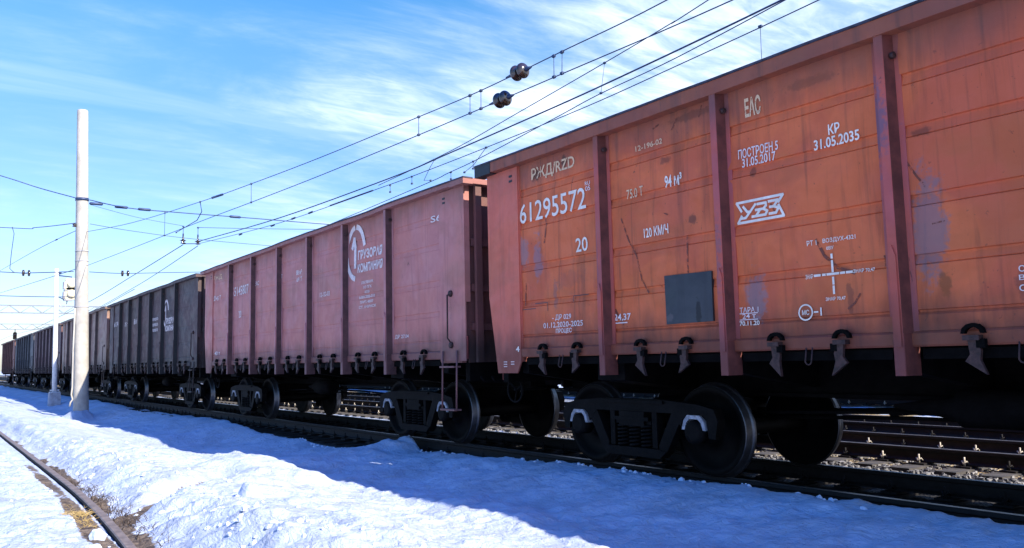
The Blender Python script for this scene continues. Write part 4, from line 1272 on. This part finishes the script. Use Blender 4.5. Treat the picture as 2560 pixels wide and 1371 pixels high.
for du, dl in (((7.77, 9.42, 5.93), (7.77, 9.44, 5.60)), ((7.75, 9.60, 5.92), (7.75, 9.61, 5.59)), ((7.545, 11.34, 5.83), (7.545, 11.35, 5.52)), ((7.51, 11.63, 5.82), (7.51, 11.64, 5.51)),
               ((7.33, 13.12, 5.80), (7.33, 13.13, 5.46)), ((6.5, 20.18, 5.78), (6.5, 20.17, 5.31)), ((5.8, 26.1, 5.93), (5.8, 26.1, 5.24))):
    part_tube(u1, 'dropper', [du, dl], 0.006)
part_tube(u1, 'dropper', [(6.12, 23.41, 5.84), (6.14, 23.3, 5.55), (6.2, 24.0, 5.42), (6.35, 27.0, 5.5)], 0.012)
part_tube(u1, 'splice', [(6.30, 21.9, 5.80), (6.22, 22.6, 5.82)], 0.03, clamps=False)


def round_insulator(loc, along, label):
    """two stout porcelain bells on a short pin, strung in the wire"""
    root = empty('insulator', loc, label, 'insulator', 'round insulators strung in the wire pair')
    rot = Vector(along).normalized().to_track_quat('Y', 'Z')
    def lath(profile, n=28, nm='bell', mat=m_insul):
        mb = MB(); mb.lathe(profile, (0, 0, 0), 'y', n)
        o = mb.build(nm, mat, root); o.rotation_mode = 'QUATERNION'; o.rotation_quaternion = rot
        return o
    prof = lambda c, r: [(c + r * 0.62 * math.sin(t), max(0.012, r * math.cos(t))) for t in np.linspace(-1.45, 1.45, 14)]
    lath(prof(0.06, 0.128)); lath(prof(-0.09, 0.130))
    lath([(-0.34, 0.014), (-0.26, 0.022), (-0.20, 0.035), (-0.17, 0.04), (0.16, 0.04), (0.19, 0.03), (0.26, 0.016)], 12, 'end_fitting', m_wire)
    return root
round_insulator((7.66, 10.36, 5.885), (0.118, -1, 0.02), 'round glossy brown insulator in the upper wire, above and right of its twin')
round_insulator((7.61, 10.79, 5.54), (0.118, -1, 0.02), 'round glossy brown insulator in the lower wire, below and left of its twin')

u2 = wire('overhead_wire', [(4.72, 34.55, 6.6), (4.6, 41, 7.0), (4.6, 52, 7.7), (4.6, 74.4, 9.0)], 0.014, 'thin wire running from the concrete pole down to the left, upper one', group=GW)
l2 = wire('overhead_wire', [(4.72, 34.8, 5.12), (4.6, 41.04, 5.4), (4.6, 73.4, 7.2)], 0.014, 'thin wire running from the concrete pole down to the left, lower one', group=GW)
part_tube(u2, 'clamp', [(4.6, 40.6, 6.97), (4.6, 41.2, 7.01)], 0.03, clamps=False)
bw = wire('overhead_wire', [(10.95, -3, 7.5), (10.65, 3, 7.0), (10.47, 7.43, 6.64), (10.28, 11.25, 6.40), (10.15, 13.78, 6.29), (10.01, 16.52, 6.19), (9.88, 19.16, 6.12), (9.51, 26.52, 6.15), (9.1, 34.74, 6.42)], 0.017,
          'thickest dark blue wire rising to the right above the wagons', group=GW)
cw = wire('overhead_wire', [(10.95, -3, 7.2), (10.65, 3, 6.72), (10.5, 6.77, 6.42), (10.37, 9.42, 6.24), (10.25, 11.81, 6.10), (10.09, 15.01, 6.01), (9.95, 17.78, 5.96), (9.85, 19.8, 5.95), (9.51, 26.52, 5.98), (9.1, 34.74, 6.32)], 0.010,
          'thin wire running close below the thickest wire above the orange wagon', group=GW)
dw = wire('overhead_wire', [(11.9, 1.0, 9.2), (11.47, 9.66, 7.75), (11.42, 10.56, 7.61), (11.33, 12.38, 7.38), (11.19, 15.18, 7.06), (11.05, 18.03, 6.75), (10.9, 22, 6.55)], 0.011,
          'thin wire crossing above the thickest wire at the top of the view', group=GW)
ew_ = wire('overhead_wire', [(11.6, 7, 7.3), (11.43, 10.37, 6.91), (11.32, 12.53, 6.76), (11.25, 13.93, 6.60), (11.11, 16.89, 6.28), (11.04, 18.23, 6.18), (10.97, 19.61, 6.08), (10.6, 27, 5.75), (10.2, 34.6, 5.6)], 0.011,
           'lowest thin wire skimming the orange wagon top edge', group=GW)
part_tube(dw, 'dropper', [(11.33, 12.36, 7.38), (11.325, 12.5, 6.77)], 0.005)
part_tube(cw, 'dropper', [(10.45, 7.8, 6.36), (10.45, 7.81, 5.6)], 0.005)
part_tube(cw, 'dropper', [(10.09, 15.0, 6.01), (10.11, 15.2, 5.93), (10.4, 16.0, 5.86), (10.9, 17.2, 5.98)], 0.008)
for y in (18.2, 19.4):
    part_tube(cw, 'dropper', [(9.95, y, 5.96), (9.95, y, 5.78)], 0.007)
for (px_, py_, pz_) in ((11.10, 17.1, 6.26), (11.05, 18.1, 6.18)):
    part_tube(ew_, 'dropper', [(px_, py_, pz_), (px_, py_, pz_ - 0.18)], 0.007)
part_tube(bw, 'dropper', [(9.98, 17.1, 6.17), (10.0, 17.4, 6.0), (10.3, 18.2, 5.9), (10.9, 18.9, 6.1)], 0.007)
part_tube(cw, 'clamp', [(9.83, 20.2, 5.955), (9.70, 22.8, 5.955)], 0.022, clamps=False)
for y, z in ((24.0, 5.96), (25.3, 5.97), (27.0, 5.98), (30.0, 6.08)):
    x_ = 9.1 + (34.74 - y) * 0.0499
    part_tube(cw, 'clamp', [(x_, y, z), (x_, y + 0.3, z)], 0.03, clamps=False)
f1 = wire('overhead_wire', [(9.09, 35.0, 6.25), (9.09, 41.66, 5.86), (9.09, 48.11, 5.57), (9.09, 63.4, 5.1), (9.09, 90, 4.9)], 0.015, 'wire sloping down left from the right hanging insulator towards the charcoal wagon', group=GW)
f2 = wire('overhead_wire', [(8.5, 35.0, 6.26), (8.5, 45.07, 5.93), (8.5, 59.45, 5.53), (8.5, 90, 5.2)], 0.018, 'wire sloping down left from the left hanging insulator towards the tan wagon', group=GW)
wire('overhead_wire', [(8.5, 35.0, 6.30), (9.09, 34.9, 6.33)], 0.018, 'short wire joining the two hanging insulators right of the pole', group=GW)

GX_ = 'cross wires carried by the concrete pole'
x1 = wire('cross_wire', [(4.93, 34.4, 7.68), (6.39, 35.0, 7.60), (8.36, 35.0, 7.58), (11.15, 35.0, 7.59), (14.41, 35.0, 7.59), (18.46, 35.0, 7.63)], 0.020, 'top cross wire going right from the pole clamp', 'cross wire', GX_)
x0 = wire('cross_wire', [(-6.5, 35, 10.4), (-0.6, 35.0, 9.0), (2.04, 35.0, 8.42), (3.33, 35.0, 8.08), (4.52, 34.4, 7.70)], 0.018, 'cross wire rising left from the dark pole clamp to the picture edge', 'cross wire', GX_)
x2 = wire('cross_wire', [(-7, 35, 6.4), (2.11, 35.0, 6.50), (3.25, 35.0, 6.58), (4.51, 34.4, 6.76)], 0.015, 'middle cross wire going left from the pole, with a hanging loop', 'cross wire', GX_)
x2r = wire('cross_wire', [(4.97, 34.4, 6.76), (6.56, 35.0, 6.69), (9.09, 35.0, 6.52), (14, 35, 6.4)], 0.010, 'faint middle cross wire going right behind the hanging insulators', 'cross wire', GX_)
x3 = wire('cross_wire', [(-7, 35, 5.0), (2.17, 35.0, 4.87), (2.92, 35.0, 4.86), (4.47, 34.4, 4.92)], 0.017, 'lower cross wire left of the pole with a double disc insulator', 'cross wire', GX_)
x3r = wire('cross_wire', [(5.0, 34.4, 4.93), (6.31, 35.0, 4.99), (8.56, 35.0, 5.13), (12.57, 35.0, 5.36)], 0.014, 'lower cross wire right of the pole with a double disc insulator', 'cross wire', GX_)
x4 = wire('cross_wire', [(-7, 35, 4.1), (2.2, 35.0, 4.0), (4.46, 34.4, 3.97)], 0.014, 'lowest cross wire left of the pole behind the slim white post', 'cross wire', GX_)
x5 = wire('cross_wire', [(4.95, 34.4, 7.5), (6.69, 35.0, 7.26), (8.49, 35.0, 7.04)], 0.008, 'faint wire from the pole down to the left hanging insulator', 'cross wire', GX_)
x6 = wire('cross_wire', [(9.08, 35.0, 7.02), (11.15, 35.0, 7.13), (14.41, 35.0, 7.33), (17.5, 35.0, 7.55)], 0.012, 'thin wire going right from the top of the right hanging insulator', 'cross wire', GX_)
for root, spots in ((x1, ((5.25, 7.66), (6.15, 7.61), (7.0, 7.59), (10.6, 7.59))), (x3, ((2.9, 4.86), (3.08, 4.86))), (x3r, ((6.25, 4.985), (6.45, 4.995)))):
    for (x_, z_) in spots:
        mb = MB()
        if root is x1:
            mb.lathe([(-0.24, 0.03), (-0.20, 0.055), (0.20, 0.055), (0.24, 0.03)], (x_, 35.0, z_), 'x', 10)
        else:
            mb.lathe([(-0.045, 0.04), (-0.03, 0.115), (0.03, 0.115), (0.045, 0.04)], (x_, 35.0, z_), 'x', 14)
        mb.build('insulator', m_insul if root is not x1 else m_wire, root)
part_tube(x2, 'hanging_loop', [(2.50, 35.0, 6.52), (2.56, 35, 6.3), (2.50, 35.0, 5.6), (2.47, 35.0, 5.0), (2.6, 35.0, 4.87)], 0.012)
for (x_, lab) in ((8.50, 'left one of the two small hanging disc insulators right of the pole'), (9.085, 'right one of the two small hanging disc insulators right of the pole')):
    h_ = empty('hanging_insulator', (x_, 35.0, 6.30), lab, 'insulator', 'small hanging insulators over the tracks')
    mb = MB(); mb.tube([(0, 0, 0.74), (0, 0, 0.05)], 0.012, 6); mb.lathe([(0.68, 0.03), (0.70, 0.05), (0.74, 0.03)], (0, 0, 0), 'z', 10); mb.build('rod', m_wire, h_)
    mb = MB()
    mb.lathe([(0.0, 0.03), (0.02, 0.12), (0.06, 0.05), (0.10, 0.06), (0.13, 0.13), (0.17, 0.05), (0.24, 0.03), (0.42, 0.028)], (0, 0, 0), 'z', 16)
    mb.build('disc', m_insul, h_)

# ------------------------------------------------------------------ far catenary gantries
def gantry(y, x0, x1, zt_, dz, label):
    root = empty('catenary_gantry', (0, y, 0), label, 'gantry', 'lattice gantries spanning the tracks far off')
    mb = MB()
    d = 0.5
    n = int((x1 - x0) / 1.6)
    for yy2 in (-d, d):
        mb.box(x0, x1, yy2 - 0.05, yy2 + 0.05, zt_ - 0.06, zt_ + 0.06)
        mb.box(x0, x1, yy2 - 0.05, yy2 + 0.05, zt_ - dz - 0.06, zt_ - dz + 0.06)
        for i in range(n):
            xa = x0 + (x1 - x0) * i / n; xb = x0 + (x1 - x0) * (i + 1) / n
            if i % 2: mb.tube([(xa, yy2, zt_), (xb, yy2, zt_ - dz)], 0.045, 4)
            else: mb.tube([(xa, yy2, zt_ - dz), (xb, yy2, zt_)], 0.045, 4)
    mb.build('lattice_beam', m_gantry, root)
    for x in (x0 + 0.6, 4.7, x1 - 0.6):
        mb = MB(); mb.tube([(x, 0, -0.4), (x, 0, zt_ - dz - 0.06)], [0.25, 0.18], 10)
        mb.build('column', m_gantry, root)
    return root
gantry(160, -16, 34, 12.2, 1.25, 'nearer pale lattice gantry spanning the tracks far left, topmost of the lattices')
gantry(232, -16, 46, 12.6, 1.3, 'farther pale lattice gantry low above the distant wagons, below the nearer lattice')
gb = empty('signal_box', (17.9, 231.0, 8.9), 'small dark upright box hanging under the farther lattice gantry', 'signal')
mb = MB(); mb.prism([(-0.35, 0), (0.35, 0), (0.40, 0.15), (0.40, 1.5), (0.2, 1.7), (-0.2, 1.7), (-0.40, 1.5), (-0.40, 0.15)], -0.2, 0.2, 'y'); mb.build('case', m_bogie, gb)
mb = MB(); mb.tube([(0, 0, 1.7), (0, 0, 2.4)], 0.08, 6); mb.build('hanger', m_bogie, gb)

# far wires beyond the pole, strung between gantries
for k, (xx_, za, zb_) in enumerate(((-5.0, 7.6, 7.2), (0.6, 6.4, 6.2), (0.6, 7.8, 7.4), (11.5, 6.6, 6.4))):
    wire('overhead_wire', [(xx_, 60, za), (xx_, 90, (za + zb_) / 2 - 0.5), (xx_, 160, zb_ + 0.6), (xx_, 232, zb_)], 0.02,
         ['faint distant wire farthest left, low over the horizon', 'faint distant wire over the brown rusty track, lower', 'faint distant wire over the brown rusty track, upper', 'faint distant wire above the far wagon tops'][k], group=GW)

# ------------------------------------------------------------------ small ground things
def stems(label, name, mat, spots, hmin, hmax, wid, lean=0.6):
    mb = MB()
    for (x, y) in spots:
        z = gz(x, y) - 0.01
        hgt_ = rnd.uniform(hmin, hmax); th = rnd.uniform(0, 6.28); l = rnd.uniform(0.1, lean)
        tip = (x + math.cos(th) * l * hgt_, y + math.sin(th) * l * hgt_, z + hgt_)
        mid = (x + math.cos(th) * l * hgt_ * 0.3, y + math.sin(th) * l * hgt_ * 0.3, z + hgt_ * 0.6)
        mb.tube([(x, y, z), mid, tip], [wid, wid * 0.8, wid * 0.3], 3)
    o = mb.build(name, mat)
    return tag(o, label, None, None, 'stuff')
sp1 = [(1.20 + rnd.gauss(0, 0.05), 8.4 + rnd.gauss(0, 0.28)) for _ in range(260)]
stems('yellow dry grass lying along the brown rail', 'dry_grass', m_straw, sp1, 0.02, 0.05, 0.003, 3.0)
sp2 = [(1.62 + rnd.gauss(0, 0.07), rnd.choice((rnd.uniform(7.0, 13.0), rnd.gauss(8.6, 0.5), rnd.gauss(10.2, 0.7)))) for _ in range(330)]
stems('dead brown stems poking from the ditch beside the brown rail', 'dead_stems', m_twig, sp2, 0.03, 0.09, 0.0035, 1.8)
lump = MB()
for i in range(1):
    n = 12
    ringv = []
    vs = [(0, 0, 0.075)]
    for k, (rr, hh) in enumerate(((0.035, 0.062), (0.06, 0.03), (0.065, -0.01))):
        for j in range(n):
            th = 2 * math.pi * j / n
            w_ = rr * rnd.uniform(0.7, 1.25)
            vs.append((w_ * math.cos(th), w_ * math.sin(th) * 1.3, hh * rnd.uniform(0.8, 1.2)))
    fs = [(0, 1 + j, 1 + (j + 1) % n) for j in range(n)]
    for k in range(2):
        for j in range(n):
            a = 1 + k * n + j; b_ = 1 + k * n + (j + 1) % n
            fs.append((a, a + n, b_ + n, b_))
    lump._add(vs, fs, 0, False)
o = lump.build('snow_lump', m_snowlump, None, (1.16, 7.2, -0.03)); tag(o, 'small white snow lump beside the brown rusty rail', 'snow lump')

# crumbs of broken crust along the bank and the snow edge
mb = MB()
for _ in range(620):
    if rnd.random() < 0.72:
        y = 4.6 + 12 * rnd.random() ** 1.5
        x = rnd.choice((rnd.gauss(2.0, 0.22), rnd.gauss(2.3, 0.35), rnd.gauss(1.1, 0.4)))
        if 1.2 < x < 1.72: continue
    else:
        y = rnd.uniform(4, 16); x = float(snow_edge(np.array([y]))[0]) - abs(rnd.gauss(0.02, 0.10))
    z = gz(x, y)
    r_ = rnd.uniform(0.008, 0.030) * (1.6 if rnd.random() < 0.06 else 1.0)
    n_ = 6
    vs = [(x + rnd.uniform(-.3, .3) * r_, y + rnd.uniform(-.3, .3) * r_, z + r_ * rnd.uniform(0.7, 1.1))]
    for rr, hh in ((0.75, 0.55), (1.05, -0.3)):
        for j in range(n_):
            th = 2 * math.pi * j / n_ + rnd.uniform(-.2, .2)
            w_ = r_ * rr * rnd.uniform(0.7, 1.3)
            vs.append((x + w_ * math.cos(th), y + w_ * math.sin(th), z + r_ * hh * rnd.uniform(0.7, 1.2)))
    fs = [(0, 1 + j, 1 + (j + 1) % n_) for j in range(n_)] + [(1 + j, 1 + n_ + j, 1 + n_ + (j + 1) % n_, 1 + (j + 1) % n_) for j in range(n_)]
    mb._add(vs, fs)
o = mb.build('snow_crumbs', m_snowlump); tag(o, 'small crumbs of broken snow crust scattered along the bank', None, None, 'stuff')

# loose ballast stones between the first two tracks
mb = MB()
for _ in range(9000):
    y = 3.0 + 13.0 * rnd.random() ** 1.4
    x = rnd.choice((rnd.uniform(8.9, 10.9), rnd.uniform(10.6, 13.4), rnd.uniform(13, 16.5)))
    z = -0.232
    s = rnd.uniform(0.010, 0.028)
    vs = [(x + sx * s * rnd.uniform(0.3, 1.3), y + sy * s * rnd.uniform(0.3, 1.3), z + sz * s * rnd.uniform(0.5, 0.9)) for sx in (-1, 1) for sy in (-1, 1) for sz in (-1, 1)]
    mb._add(vs, [(0, 1, 3, 2), (4, 6, 7, 5), (0, 4, 5, 1), (2, 3, 7, 6), (0, 2, 6, 4), (1, 5, 7, 3)])
o = mb.build('gravel', m_stone); tag(o, 'loose grey ballast stones behind the front train', None, None, 'stuff')
